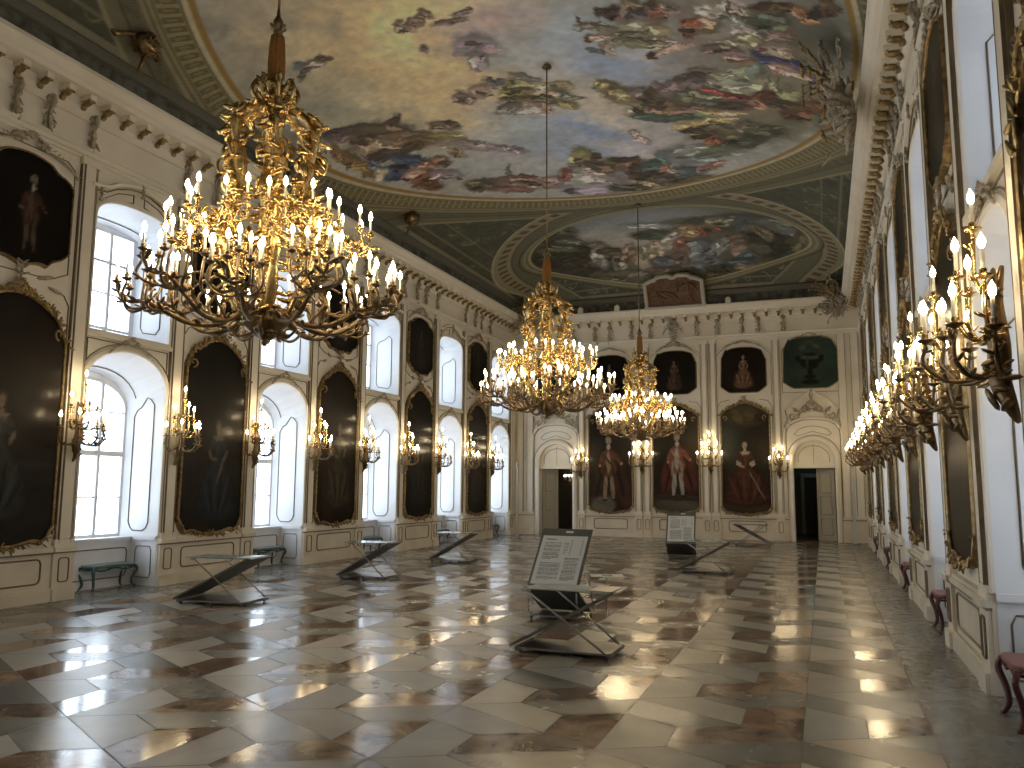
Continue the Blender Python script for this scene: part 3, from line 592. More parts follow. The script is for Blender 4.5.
FR1=[[-9.23,11.17,0.73,2.14,-1.3,1.03,112,108,98,1],[-8.17,12.06,1.3,0.95,-0.95,1.47,138,128,104,1],[-7.06,14.4,1.6,1.78,-1.56,2.59,176,154,112,1],[-6.25,12.31,1.61,0.75,-0.67,1.36,184,160,112,1],[-9.11,14.7,0.69,2.34,-0.69,0.73,132,130,112,1],[-9.67,13.31,0.14,1.58,-0.54,0.35,112,113,104,1],[-8.31,18.19,1.58,2.0,-0.47,0.94,128,130,126,1],[-6.55,17.81,1.29,0.7,-0.66,1.79,128,136,136,1],[-4.23,13.62,1.57,0.53,-0.4,1.29,122,132,136,1],[-3.71,15.34,1.21,0.85,-0.33,0.96,112,124,142,1],[-5.15,19.08,1.64,0.63,-0.57,2.08,118,128,142,1],[-3.27,18.43,1.23,0.85,-0.35,1.35,132,130,128,1],[-4.3,16.79,0.6,1.47,-0.38,0.67,158,148,132,0.8],[-3.97,19.48,0.9,1.37,-0.32,0.89,150,142,136,0.8],[-5.75,13.42,0.6,0.69,-0.38,0.63,142,132,132,0.7],[-5.6,14.06,0.47,0.39,-0.23,0.46,132,136,130,0.7],[-5.95,13.64,0.33,0.29,-0.17,0.31,138,120,122,0.5],[-6.09,14.13,-0.04,0.34,-0.23,0.1,120,106,106,0.4],[-5.16,12.94,0.75,0.05,-0.12,0.43,150,132,124,0.6],[-6.63,12.47,0.21,-0.07,-0.01,0.08,120,96,76,0.4],[-6.32,12.25,0.09,0.15,-0.05,0.07,132,104,80,0.4],[-6.02,12.66,0.3,0.04,-0.03,0.08,106,84,74,0.4],[-5.68,12.47,0.2,-0.03,-0.02,0.07,96,78,70,0.4],[-6.92,12.42,0.11,0.06,-0.07,0.14,128,108,86,0.5],[-6.85,13.27,0.1,0.06,-0.05,0.09,120,104,100,0.4],[-6.54,12.41,0.08,0.04,-0.05,0.11,124,98,78,0.4],[-9.92,11.5,0.09,1.08,-0.22,0.12,124,118,104,0.8],[-8.91,12.2,0.1,1.42,-0.21,0.13,146,134,108,0.8],[-8.71,13.64,0.25,1.57,-0.23,0.19,150,142,118,0.8],[-8.15,11.72,0.74,0.06,-0.08,0.2,150,136,106,0.8],[-8.54,11.09,0.51,0.69,-0.17,0.19,120,112,96,0.8],[-7.73,13.13,-0.09,1.16,-0.27,0.12,166,148,112,0.8],[-7.76,15.37,0.75,1.34,-0.18,0.26,164,150,118,0.8],[-9.54,15.0,0.29,1.78,-0.16,0.15,140,138,120,0.8],[-5.35,17.2,0.92,0.84,-0.15,0.38,142,144,142,0.8],[-6.59,19.44,1.27,1.09,-0.13,0.35,138,136,130,0.8],[-3.44,14.22,0.98,0.64,-0.09,0.27,132,138,140,0.8],[-3.05,15.09,0.6,0.68,-0.08,0.21,140,138,138,0.8],[-9.54,10.51,-0.15,0.42,-0.2,-0.01,100,96,88,0.8],[-4.84,17.96,1.06,1.29,-0.14,0.34,100,114,136,0.8],[-7.59,17.78,0.93,0.95,-0.13,0.28,140,130,128,0.8],[-9.03,12.48,0.12,0.12,-0.08,0.12,96,112,124,0.4],[-8.84,12.5,0.24,0.01,-0.04,0.11,140,116,100,0.4],[-8.57,12.49,0.08,0.07,-0.05,0.08,92,72,60,0.4],[-9.07,12.61,0.21,-0.06,-0.01,0.05,100,84,70,0.3],[-5.7,15.3,0.27,0.11,-0.07,0.2,136,124,78,0.35],[-5.83,15.71,0.32,0.14,-0.08,0.21,128,116,64,0.35],[-5.93,16.11,0.37,0.26,-0.07,0.17,150,124,100,0.35],[-6.25,16.22,0.3,-0.07,-0.04,0.18,96,88,76,0.35],[-5.25,15.81,0.31,0.01,-0.05,0.22,150,132,108,0.35],[-4.91,15.65,0.24,0.09,-0.05,0.17,142,130,84,0.35],[-5.03,16.18,0.25,0.21,-0.1,0.25,92,104,84,0.35],[-5.07,16.46,0.23,0.27,-0.08,0.17,132,116,66,0.35],[-5.29,15.6,0.12,0.04,-0.05,0.16,190,172,130,0.35],[-5.86,16.56,0.29,0.13,-0.06,0.18,160,148,130,0.35],[-5.45,15.09,0.23,0.2,-0.05,0.11,110,100,92,0.35],[-5.48,16.51,0.05,0.29,-0.1,0.12,152,112,92,0.35],[-6.54,15.23,0.17,0.09,-0.1,0.24,150,118,100,0.35],[-6.96,15.29,0.15,0.09,-0.09,0.19,118,98,88,0.35],[-6.2,15.03,0.1,0.17,-0.06,0.1,96,90,92,0.35],[-6.84,15.46,0.11,0.06,-0.05,0.12,130,104,92,0.35],[-5.98,15.04,0.09,0.04,-0.03,0.08,90,84,90,0.35],[-5.47,16.11,0.34,0.22,-0.05,0.13,74,72,52,0.35],[-5.81,15.48,0.27,0.12,-0.02,0.05,84,76,42,0.35],[-5.89,15.88,0.32,0.14,-0.02,0.06,90,78,48,0.35],[-5.15,15.99,0.14,0.12,-0.03,0.06,170,140,108,0.35],[-4.74,16.34,0.17,0.1,-0.02,0.07,120,104,84,0.35],[-9.38,15.15,0.59,0.44,-0.1,0.21,96,80,84,0.35],[-9.56,14.82,0.41,0.29,-0.07,0.13,84,68,76,0.35],[-8.68,15.34,0.25,-0.11,-0.02,0.15,80,66,56,0.35],[-8.58,15.33,0.08,0.08,-0.06,0.11,66,50,40,0.35],[-8.99,15.81,0.55,0.77,-0.22,0.35,92,78,56,0.35],[-9.51,15.91,0.33,0.43,-0.18,0.31,140,120,98,0.35],[-9.82,15.98,0.09,0.43,-0.14,0.15,122,104,88,0.35],[-8.62,16.07,0.42,0.28,-0.07,0.16,104,84,58,0.35],[-8.12,16.63,0.41,0.23,-0.07,0.17,152,134,66,0.35],[-8.04,17.0,0.34,0.28,-0.08,0.18,160,142,92,0.35],[-8.57,16.47,0.28,0.27,-0.08,0.16,112,86,52,0.35],[-7.79,16.2,0.24,0.25,-0.08,0.16,104,88,68,0.35],[-7.62,16.21,0.13,0.09,-0.05,0.1,76,60,50,0.35],[-9.2,16.42,0.55,0.22,-0.08,0.21,64,50,38,0.35],[-9.2,16.93,0.23,0.48,-0.12,0.18,60,70,84,0.35],[-9.12,17.15,0.23,0.48,-0.1,0.15,44,60,84,0.35],[-9.7,17.2,0.25,0.36,-0.15,0.27,44,58,104,0.35],[-9.8,16.79,0.03,0.45,-0.13,0.1,70,84,112,0.35],[-9.95,16.96,0.01,0.19,-0.2,0.16,150,140,112,0.35],[-9.03,17.66,0.5,-0.0,-0.05,0.19,132,98,72,0.35],[-8.63,17.68,0.22,0.22,-0.09,0.19,112,84,60,0.35],[-8.58,17.87,0.11,0.11,-0.05,0.11,62,48,38,0.35],[-9.29,18.2,0.33,0.08,-0.11,0.35,120,70,44,0.35],[-9.33,17.71,0.23,0.06,-0.05,0.14,170,130,104,0.35],[-10.05,16.06,0.04,0.78,-0.12,0.08,110,82,44,0.35],[-10.06,15.42,-0.02,0.42,-0.09,0.04,120,90,50,0.35],[-9.37,15.49,0.15,0.18,-0.06,0.1,78,64,48,0.35],[-9.21,15.97,0.2,0.3,-0.04,0.07,150,128,96,0.35],[-9.45,17.14,0.16,0.21,-0.04,0.08,38,34,36,0.35],[-9.34,18.58,0.21,0.28,-0.09,0.18,96,56,34,0.35],[-8.13,17.49,0.06,0.37,-0.11,0.13,140,124,84,0.35],[-7.53,17.64,0.69,0.75,-0.09,0.19,142,124,122,0.35],[-7.07,18.14,0.31,0.3,-0.07,0.15,122,106,110,0.35],[-8.82,18.39,0.3,0.33,-0.11,0.24,124,112,110,0.35],[-7.94,20.01,0.62,0.66,-0.1,0.23,96,74,64,0.35],[-8.41,19.73,0.29,0.29,-0.1,0.23,78,68,50,0.35],[-7.58,19.6,0.07,0.05,-0.18,0.46,104,94,78,0.35],[-7.37,20.06,0.55,0.4,-0.07,0.18,104,78,66,0.35],[-7.04,20.76,0.45,0.38,-0.07,0.19,130,104,88,0.35],[-7.79,20.54,0.45,0.37,-0.06,0.16,120,80,66,0.35],[-7.19,19.96,0.18,0.13,-0.04,0.12,90,60,44,0.35],[-6.66,20.68,0.29,0.17,-0.09,0.27,150,120,104,0.35],[-7.23,20.47,0.19,0.27,-0.04,0.09,60,46,38,0.35],[-5.7,21.33,0.84,0.51,-0.23,0.78,124,112,112,0.35],[-5.52,19.47,0.25,0.24,-0.17,0.47,118,112,66,0.35],[-5.19,19.6,0.12,0.04,-0.05,0.19,64,50,40,0.35],[-5.59,20.0,0.34,0.14,-0.05,0.19,96,70,52,0.35],[-5.53,20.47,0.35,0.15,-0.07,0.27,168,148,130,0.35],[-6.03,20.47,0.25,0.12,-0.1,0.33,160,150,140,0.35],[-6.22,20.45,-0.03,0.38,-0.19,0.13,110,62,56,0.35],[-4.91,20.2,0.3,0.11,-0.1,0.39,128,114,62,0.35],[-5.21,20.3,0.3,0.29,-0.09,0.26,84,66,48,0.35],[-4.48,20.42,0.35,0.12,-0.09,0.4,100,72,52,0.35],[-4.54,19.97,0.34,0.11,-0.03,0.13,60,48,40,0.35],[-4.42,20.88,0.2,0.07,-0.09,0.42,74,60,44,0.35],[-3.64,20.38,0.08,0.46,-0.29,0.48,70,94,88,0.35],[-3.96,20.72,0.25,0.07,-0.08,0.41,60,82,76,0.35],[-3.64,20.96,0.2,0.05,-0.05,0.28,160,104,76,0.35],[-4.42,21.65,0.23,0.22,-0.08,0.29,140,112,76,0.35],[-4.1,21.43,0.41,0.13,-0.07,0.37,60,50,36,0.35],[-3.74,21.85,0.32,0.08,-0.07,0.38,72,70,50,0.35],[-3.51,21.44,0.1,0.02,-0.03,0.18,70,40,26,0.35],[-3.12,21.21,0.41,0.07,-0.06,0.36,62,72,74,0.35],[-2.74,21.11,0.08,0.01,-0.03,0.22,150,116,98,0.35],[-2.38,20.84,0.32,-0.21,-0.01,0.21,122,82,66,0.35],[-4.78,22.01,0.53,0.19,-0.05,0.23,64,62,48,0.35],[-4.27,21.86,0.16,0.15,-0.04,0.15,176,150,110,0.35],[-3.49,21.06,0.13,0.03,-0.02,0.12,190,160,120,0.35],[-3.84,18.88,0.18,0.26,-0.06,0.16,152,122,110,0.35],[-3.9,18.45,0.14,0.11,-0.03,0.11,150,124,112,0.35],[-2.82,20.05,0.65,-0.07,-0.06,0.52,104,106,108,0.35],[-2.29,19.77,0.74,-0.15,-0.04,0.38,120,120,112,0.35],[-5.44,21.2,0.18,0.34,-0.05,0.13,176,166,156,0.35],[-3.08,21.82,0.55,-0.14,-0.02,0.23,80,74,58,0.35],[-1.67,13.47,1.17,0.05,-0.08,0.57,92,82,72,0.6],[-0.25,14.3,0.99,-0.31,-0.06,1.74,66,60,48,0.6],[0.4,14.37,0.41,-0.25,0.01,1.73,62,64,52,0.6],[-1.83,14.66,0.82,0.03,-0.11,0.81,100,88,80,0.6],[-0.91,16.66,1.45,-0.01,-0.16,1.5,84,78,60,0.6],[-1.63,16.07,0.98,-0.03,-0.08,0.7,86,76,66,0.6],[-0.15,17.11,0.62,-0.3,-0.03,1.17,72,66,50,0.6],[-1.98,19.15,1.44,-0.79,-0.03,0.82,72,66,48,0.6],[-2.22,17.48,1.41,0.57,-0.16,0.8,90,80,62,0.6],[-0.81,18.39,1.08,-1.03,0.03,0.73,66,64,48,0.6],[0.58,15.75,0.23,-0.2,0.02,0.98,98,98,86,0.6],[-3.2,13.4,0.27,0.07,-0.05,0.19,72,54,46,0.3],[-3.31,13.28,0.17,0.04,-0.02,0.09,60,42,36,0.3],[-3.02,13.28,0.08,0.02,-0.04,0.18,140,112,96,0.3],[-2.79,13.2,0.1,0.17,-0.11,0.2,124,110,70,0.3],[-2.64,13.55,0.31,0.05,-0.05,0.22,62,58,58,0.3],[-2.47,13.33,0.2,0.03,-0.03,0.15,96,76,60,0.3],[-2.45,13.52,0.14,0.02,-0.04,0.19,122,70,54,0.3],[-2.21,13.42,0.19,0.09,-0.04,0.16,140,118,100,0.3],[-3.51,13.77,0.27,0.12,-0.03,0.09,110,96,74,0.3],[-3.77,13.66,0.14,0.04,-0.03,0.1,104,92,72,0.3],[-3.84,13.4,0.0,0.12,-0.04,0.02,70,62,52,0.3],[-2.81,13.93,0.38,0.11,-0.05,0.2,142,136,104,0.3],[-2.57,14.12,0.25,0.04,-0.04,0.21,150,132,92,0.3],[-3.15,14.22,0.38,0.16,-0.06,0.2,140,144,116,0.3],[-3.45,14.29,0.23,0.15,-0.06,0.17,150,144,118,0.3],[-3.82,14.08,0.09,0.03,-0.03,0.1,92,48,36,0.3],[-3.6,14.1,0.22,0.06,-0.03,0.1,160,132,110,0.3],[-3.61,14.44,0.03,0.08,-0.13,0.17,150,112,92,0.3],[-3.82,14.57,0.11,0.03,-0.02,0.09,96,98,96,0.3],[-2.94,14.56,0.39,0.15,-0.03,0.11,112,112,84,0.3],[-2.63,14.43,0.35,0.12,-0.03,0.11,156,128,104,0.3],[-3.1,14.08,0.26,0.02,-0.01,0.05,84,82,58,0.3],[-2.89,14.35,0.28,0.11,-0.01,0.04,80,78,54,0.3],[-3.52,14.58,0.04,0.25,-0.1,0.1,150,132,122,0.3],[-2.8,15.01,0.11,0.02,-0.02,0.1,70,44,32,0.3],[-2.54,14.86,0.18,-0.1,-0.0,0.08,176,138,112,0.3],[-2.21,14.71,0.23,-0.02,-0.01,0.07,172,140,118,0.3],[-1.95,14.19,0.14,0.01,-0.04,0.24,112,48,38,0.3],[-1.75,14.06,0.28,0.01,-0.03,0.2,96,88,60,0.3],[-1.7,13.92,0.21,0.01,-0.02,0.14,150,112,88,0.3],[-1.9,13.91,0.17,0.01,-0.02,0.1,140,70,44,0.3],[-1.54,13.54,0.19,0.07,-0.04,0.19,178,168,148,0.3],[-1.31,13.54,0.17,-0.01,-0.03,0.23,160,150,130,0.3],[-1.08,13.4,0.23,-0.01,-0.02,0.24,172,162,150,0.3],[-0.9,13.77,0.18,0.21,-0.06,0.18,150,142,126,0.3],[-0.99,14.04,0.27,-0.03,-0.02,0.24,176,164,154,0.3],[-0.82,14.15,0.2,-0.03,-0.01,0.17,156,144,128,0.3],[-1.23,13.53,0.03,0.01,-0.05,0.25,84,70,46,0.3],[-1.02,13.65,0.17,-0.01,-0.0,0.05,96,84,60,0.3],[-1.13,13.92,0.08,0.1,-0.06,0.14,120,122,112,0.3],[-0.63,13.79,0.33,-0.06,-0.02,0.26,70,74,58,0.3],[-0.52,13.33,0.38,-0.07,-0.01,0.12,64,46,32,0.3],[-0.06,13.34,0.14,0.06,-0.02,0.12,168,104,62,0.3],[0.06,13.51,0.14,0.08,-0.03,0.12,176,112,68,0.3],[-0.14,13.43,0.09,0.04,-0.01,0.06,196,140,92,0.3],[0.17,13.32,0.12,-0.05,-0.0,0.18,54,40,30,0.3],[0.33,13.07,0.12,-0.05,0.0,0.23,92,66,40,0.3],[-1.06,14.46,0.31,-0.03,-0.01,0.15,134,130,92,0.3],[-1.29,14.62,0.31,0.04,-0.02,0.11,140,126,96,0.3],[-1.49,14.85,0.33,-0.01,-0.02,0.15,96,80,72,0.3],[-0.41,14.24,0.2,-0.05,-0.01,0.12,128,96,84,0.3],[-0.52,14.24,0.1,-0.02,-0.0,0.09,160,128,110,0.3],[-0.64,14.76,0.25,-0.12,0.0,0.14,176,148,130,0.3],[-0.4,14.77,0.29,0.09,-0.03,0.18,164,144,118,0.3],[-0.19,15.0,0.19,0.23,-0.05,0.18,130,110,84,0.3],[-0.74,14.78,0.09,-0.02,-0.0,0.07,120,56,44,0.3],[-1.08,15.21,0.4,-0.05,-0.01,0.08,74,48,36,0.3],[-1.25,15.14,0.26,-0.02,-0.01,0.06,170,130,110,0.3],[-0.83,15.02,0.18,0.16,-0.03,0.11,58,64,96,0.3],[-0.54,15.18,0.38,0.05,-0.02,0.12,52,58,92,0.3],[-0.11,15.36,0.23,0.21,-0.04,0.15,48,58,104,0.3],[0.13,15.56,0.13,0.04,-0.03,0.17,52,62,100,0.3],[-0.43,15.47,0.25,-0.07,-0.01,0.2,160,112,92,0.3],[-0.5,15.41,0.14,-0.04,-0.0,0.1,184,142,118,0.3],[-0.2,15.59,0.24,0.0,-0.01,0.1,170,134,116,0.3],[-1.05,15.6,0.19,-0.16,0.03,0.34,132,104,72,0.3],[-1.31,15.71,0.39,-0.11,-0.01,0.17,150,154,118,0.3],[-1.57,15.89,0.17,-0.01,-0.01,0.12,164,158,124,0.3],[-0.99,15.8,0.09,0.04,-0.1,0.5,108,124,108,0.3],[-1.49,16.24,0.43,-0.03,-0.02,0.22,146,152,126,0.3],[-1.09,16.55,0.44,-0.07,-0.02,0.28,134,138,108,0.3],[-0.69,16.29,0.33,0.05,-0.05,0.36,148,144,104,0.3],[-0.42,16.52,0.23,-0.08,-0.02,0.37,140,134,92,0.3],[-0.78,16.18,0.04,0.01,-0.05,0.35,112,108,74,0.3],[-0.57,16.17,0.04,-0.03,0.01,0.34,112,108,74,0.3],[-1.94,16.16,0.24,0.01,-0.02,0.13,140,132,112,0.3],[-1.98,15.72,0.27,0.02,-0.02,0.16,112,100,84,0.3],[-2.21,15.96,0.33,-0.1,-0.01,0.17,66,54,46,0.3],[-1.81,16.7,0.36,0.24,-0.03,0.13,124,50,44,0.3],[-1.42,16.87,0.28,0.03,-0.02,0.12,116,48,44,0.3],[-0.91,16.75,0.28,-0.15,-0.0,0.14,84,40,30,0.3],[-1.0,17.1,0.16,0.12,-0.04,0.16,176,118,88,0.3],[-0.53,16.98,0.38,0.01,-0.02,0.19,70,56,42,0.3],[-0.16,17.21,0.39,-0.1,-0.02,0.4,82,52,34,0.3],[0.08,16.89,0.14,0.05,-0.04,0.29,96,58,36,0.3],[-2.14,16.89,0.43,0.16,-0.04,0.19,124,122,88,0.3],[-2.29,17.22,0.55,0.04,-0.03,0.2,72,86,78,0.3],[-1.68,17.38,0.51,-0.13,-0.01,0.2,70,58,50,0.3],[0.23,17.38,0.15,-0.1,-0.0,0.39,96,96,84,0.3],[-3.9,16.28,0.28,0.24,-0.1,0.29,110,96,54,0.3],[-4.1,16.03,0.09,0.22,-0.1,0.17,118,108,62,0.3],[-3.7,16.62,0.33,0.24,-0.1,0.31,116,98,62,0.3],[-3.75,16.56,0.1,0.22,-0.05,0.09,160,144,96,0.3],[-3.35,16.52,0.22,0.15,-0.06,0.22,110,96,92,0.3],[-3.15,16.85,0.27,0.06,-0.07,0.38,66,54,42,0.3],[-2.96,16.5,0.13,0.26,-0.09,0.19,74,60,48,0.3],[-2.66,16.46,0.3,-0.13,-0.02,0.36,100,86,80,0.3],[-2.26,16.32,0.29,-0.03,-0.02,0.22,110,94,88,0.3],[-2.35,16.87,0.33,0.03,-0.04,0.29,84,84,64,0.3],[-3.32,17.48,0.46,0.2,-0.03,0.13,172,152,118,0.3],[-3.53,17.38,0.17,0.22,-0.03,0.09,70,50,34,0.3],[-2.95,17.29,0.3,0.05,-0.05,0.3,112,88,64,0.3],[-2.23,17.58,0.52,0.03,-0.04,0.26,96,76,56,0.3],[-3.26,17.76,0.55,0.23,-0.04,0.16,66,84,78,0.3],[-2.5,17.87,0.59,-0.07,-0.02,0.16,64,78,66,0.3],[-1.81,17.64,0.56,-0.02,-0.01,0.11,176,144,92,0.3],[-2.45,18.32,0.47,-0.12,-0.02,0.22,192,160,88,0.3],[-1.97,18.06,0.41,-0.14,-0.01,0.16,188,156,84,0.3],[-2.72,18.46,0.25,0.15,-0.05,0.22,196,168,98,0.3],[-2.44,18.78,0.16,0.23,-0.07,0.21,192,164,96,0.3],[-2.65,18.58,0.09,0.01,-0.02,0.14,96,72,46,0.3],[-2.37,18.61,0.42,-0.03,-0.02,0.15,58,50,38,0.3],[-2.01,18.45,0.31,-0.0,-0.03,0.22,84,80,60,0.3],[-2.12,19.15,0.28,0.0,-0.04,0.36,120,70,42,0.3],[-1.98,19.51,0.2,0.09,-0.07,0.37,104,58,34,0.3],[-1.61,18.83,0.4,0.05,-0.05,0.35,80,74,54,0.3],[-1.24,18.38,0.31,-0.05,-0.02,0.28,96,88,66,0.3],[-0.93,18.53,0.39,-0.1,-0.02,0.29,62,62,44,0.3],[-1.42,19.28,0.47,-0.28,-0.01,0.3,58,56,42,0.3],[-2.42,18.96,0.24,-0.04,-0.01,0.1,60,40,30,0.3],[-2.19,19.9,0.51,-0.34,-0.01,0.31,78,82,66,0.3]]
FR2=[[-4.7,27.04,4.87,0.97,-0.55,3.03,74,72,58,0.9],[-6.6,25.66,1.97,0.2,-0.34,1.67,116,124,132,0.9],[-4.61,24.82,2.13,0.33,-0.19,1.1,112,120,132,0.9],[-6.17,26.68,1.29,0.42,-0.2,0.86,140,136,126,0.9],[-7.12,25.66,0.73,-0.37,-0.04,0.4,150,148,138,0.9],[-5.41,26.35,1.08,0.3,-0.13,0.6,150,144,130,0.9],[-8.34,25.44,0.59,0.57,-0.47,1.44,62,64,48,0.35],[-8.09,27.18,1.19,0.93,-0.42,1.2,46,46,34,0.35],[-8.13,26.12,0.58,0.44,-0.1,0.31,84,84,66,0.35],[-7.55,27.86,0.91,0.66,-0.31,0.81,48,48,34,0.35],[-7.93,27.27,0.75,0.47,-0.09,0.27,66,52,38,0.35],[-8.32,26.71,0.54,0.38,-0.09,0.29,40,42,30,0.35],[-7.54,24.76,0.27,0.22,-0.08,0.26,84,88,74,0.35],[-7.65,25.7,0.35,0.25,-0.06,0.2,90,94,78,0.35],[-6.89,26.48,0.25,0.11,-0.07,0.26,104,90,70,0.35],[-7.06,27.12,0.26,0.1,-0.13,0.48,160,158,146,0.35],[-6.98,27.5,0.23,0.08,-0.13,0.51,112,114,110,0.35],[-6.6,27.28,0.33,0.1,-0.1,0.39,80,76,62,0.35],[-6.28,27.44,0.11,0.12,-0.15,0.34,160,112,90,0.35],[-6.45,27.84,0.27,0.06,-0.11,0.47,118,114,100,0.35],[-6.61,27.06,0.46,0.15,-0.05,0.2,70,62,50,0.35],[-6.0,27.44,0.27,0.06,-0.09,0.38,120,92,70,0.35],[-5.96,26.96,0.25,-0.18,0.01,0.19,150,132,112,0.35],[-5.06,26.28,0.63,0.16,-0.06,0.3,66,72,56,0.35],[-4.5,25.94,0.56,0.14,-0.04,0.24,70,76,60,0.35],[-3.36,25.74,1.23,0.15,-0.07,0.5,70,74,58,0.35],[-2.09,25.34,0.88,0.05,-0.05,0.45,74,74,60,0.35],[-5.53,27.73,0.28,0.26,-0.23,0.54,168,156,134,0.35],[-5.12,27.43,0.3,0.06,-0.09,0.44,150,138,112,0.35],[-4.7,27.04,0.35,-0.17,-0.0,0.33,156,148,132,0.35],[-4.39,26.6,0.41,-0.37,0.02,0.33,160,152,136,0.35],[-4.14,27.07,0.32,0.06,-0.06,0.39,150,96,86,0.35],[-4.04,27.73,0.3,0.04,-0.07,0.47,150,102,94,0.35],[-4.43,28.02,0.34,0.05,-0.06,0.33,120,100,84,0.35],[-3.75,26.25,0.31,0.05,-0.06,0.38,172,136,96,0.35],[-3.5,26.29,0.24,0.36,-0.05,0.15,140,72,52,0.35],[-3.02,26.03,0.24,0.36,-0.05,0.16,136,66,48,0.35],[-3.82,25.92,0.25,0.05,-0.04,0.24,150,120,90,0.35],[-2.83,25.54,0.43,0.02,-0.05,0.43,104,104,86,0.35],[-3.61,27.54,0.39,0.04,-0.09,0.61,92,100,104,0.35],[-3.12,27.58,0.39,-0.34,0.06,0.32,128,136,140,0.35],[-2.86,27.35,0.21,-0.39,0.1,0.22,136,142,142,0.35],[-3.54,28.23,0.47,0.05,-0.04,0.31,104,112,118,0.35],[-3.75,28.52,0.68,0.07,-0.02,0.14,120,132,140,0.35],[-2.0,26.02,0.37,-0.04,-0.09,1.0,72,82,92,0.35],[-2.28,27.36,0.32,-0.0,-0.03,0.33,160,116,98,0.35],[-2.16,27.74,0.39,-0.0,-0.04,0.43,150,128,108,0.35],[-2.09,28.1,0.46,-0.13,0.0,0.28,72,92,112,0.35],[-1.67,27.6,0.32,-0.02,-0.03,0.39,124,112,88,0.35],[-1.3,26.85,0.74,-0.15,-0.07,1.07,48,48,36,0.35],[-1.57,26.28,0.33,0.5,-0.08,0.29,104,96,78,0.35],[-1.08,25.55,0.55,0.25,-0.06,0.45,88,96,92,0.35],[-0.67,25.99,0.33,0.11,-0.04,0.36,96,102,100,0.35],[-0.85,27.49,0.44,-0.1,-0.04,0.87,40,42,32,0.35],[-2.25,28.72,1.14,-0.17,-0.0,0.23,128,100,72,0.35],[-2.95,28.95,0.68,-0.02,-0.01,0.16,110,92,62,0.35],[-4.82,28.6,0.83,0.09,-0.03,0.19,96,90,66,0.35],[-6.26,28.6,0.89,0.27,-0.06,0.19,104,100,76,0.35],[-7.02,28.68,0.7,0.17,-0.04,0.14,92,88,66,0.35],[-2.38,28.32,0.46,0.02,-0.02,0.16,60,72,84,0.35],[-3.09,28.67,0.54,0.04,-0.02,0.19,60,58,44,0.35],[-2.39,26.81,0.25,-0.01,-0.03,0.29,120,96,76,0.35],[-5.03,26.97,0.16,0.04,-0.04,0.21,180,164,140,0.35],[-4.96,28.06,0.41,0.06,-0.05,0.27,74,80,88,0.35],[-5.02,25.44,0.73,0.23,-0.04,0.21,136,144,148,0.35],[-0.39,26.54,0.22,0.12,-0.17,1.2,70,66,50,0.35]]
# ================= vaulted ceiling with its fresco =================
VW=(XR-XL)/2-.35;VY0,VY1=-.05,29.36
def vz(x,y):
    s=np.minimum(1,np.abs(x-XC)/VW);q=(1-s**2.4)**.75
    e=np.clip((VY1-y)/5,0,1);q2=(1-(1-e)**2.4)**.75
    e=np.clip((y-VY0)/5,0,1);q3=(1-(1-e)**2.4)**.75
    return 8.8+1.35*q*q2*q3
def vnoise(x,y,seed=0):
    xi=np.floor(x).astype(int);yi=np.floor(y).astype(int);fx=x-xi;fy=y-yi
    fx=fx*fx*(3-2*fx);fy=fy*fy*(3-2*fy)
    def h(a,b):
        n=(a*374761393+b*668265263+seed*69069)&0x7fffffff;n=((n^(n>>13))*1274126177)&0x7fffffff
        return ((n^(n>>16))&0xffff)/65535.
    return (h(xi,yi)*(1-fx)+h(xi+1,yi)*fx)*(1-fy)+(h(xi,yi+1)*(1-fx)+h(xi+1,yi+1)*fx)*fy
def fbm(x,y,seed=0,o=4):
    r=0;a=.5
    for i in range(o): r=r+a*vnoise(x,y,seed+i*17);x=x*2.03;y=y*2.03;a*=.5
    return r
def lin(c):
    c=np.asarray(c,float)/255.;return np.where(c<=.04045,c/12.92,((c+.055)/1.055)**2.4)
def strokes(C,X,Y,L,gain,wx,wy,wamp):
    X=X+(wx-.5)*wamp;Y=Y+(wy-.5)*wamp
    for (cx,cy,ax,ay,bx,by,r,g,b,s) in L:
        det=ax*by-ay*bx
        if abs(det)<1e-6: continue
        R=1.9 if s>.5 else 1.35
        ex=(abs(ax)+abs(bx))*R;ey=(abs(ay)+abs(by))*R
        i=(np.abs(X-cx)<ex)&(np.abs(Y-cy)<ey)
        if not i.any(): continue
        dx=X[i]-cx;dy=Y[i]-cy
        u=(dx*by-dy*bx)/det;v=(-dx*ay+dy*ax)/det
        rr=np.sqrt(u*u+v*v)
        m=np.clip((1-rr)/max(s,.05)+.5,0,1) if s<=.5 else np.exp(-rr**2*1.1)*.9
        col=lin((r,g,b))*gain
        # brushwork: light runs along the stroke
        st=1+.16*np.sin(v*5+u*1.7+cx*9)*(m if s<=.5 else 0)
        C[i]=C[i]*(1-m[:,None])+(col[None,:]*st[:,None])*m[:,None]
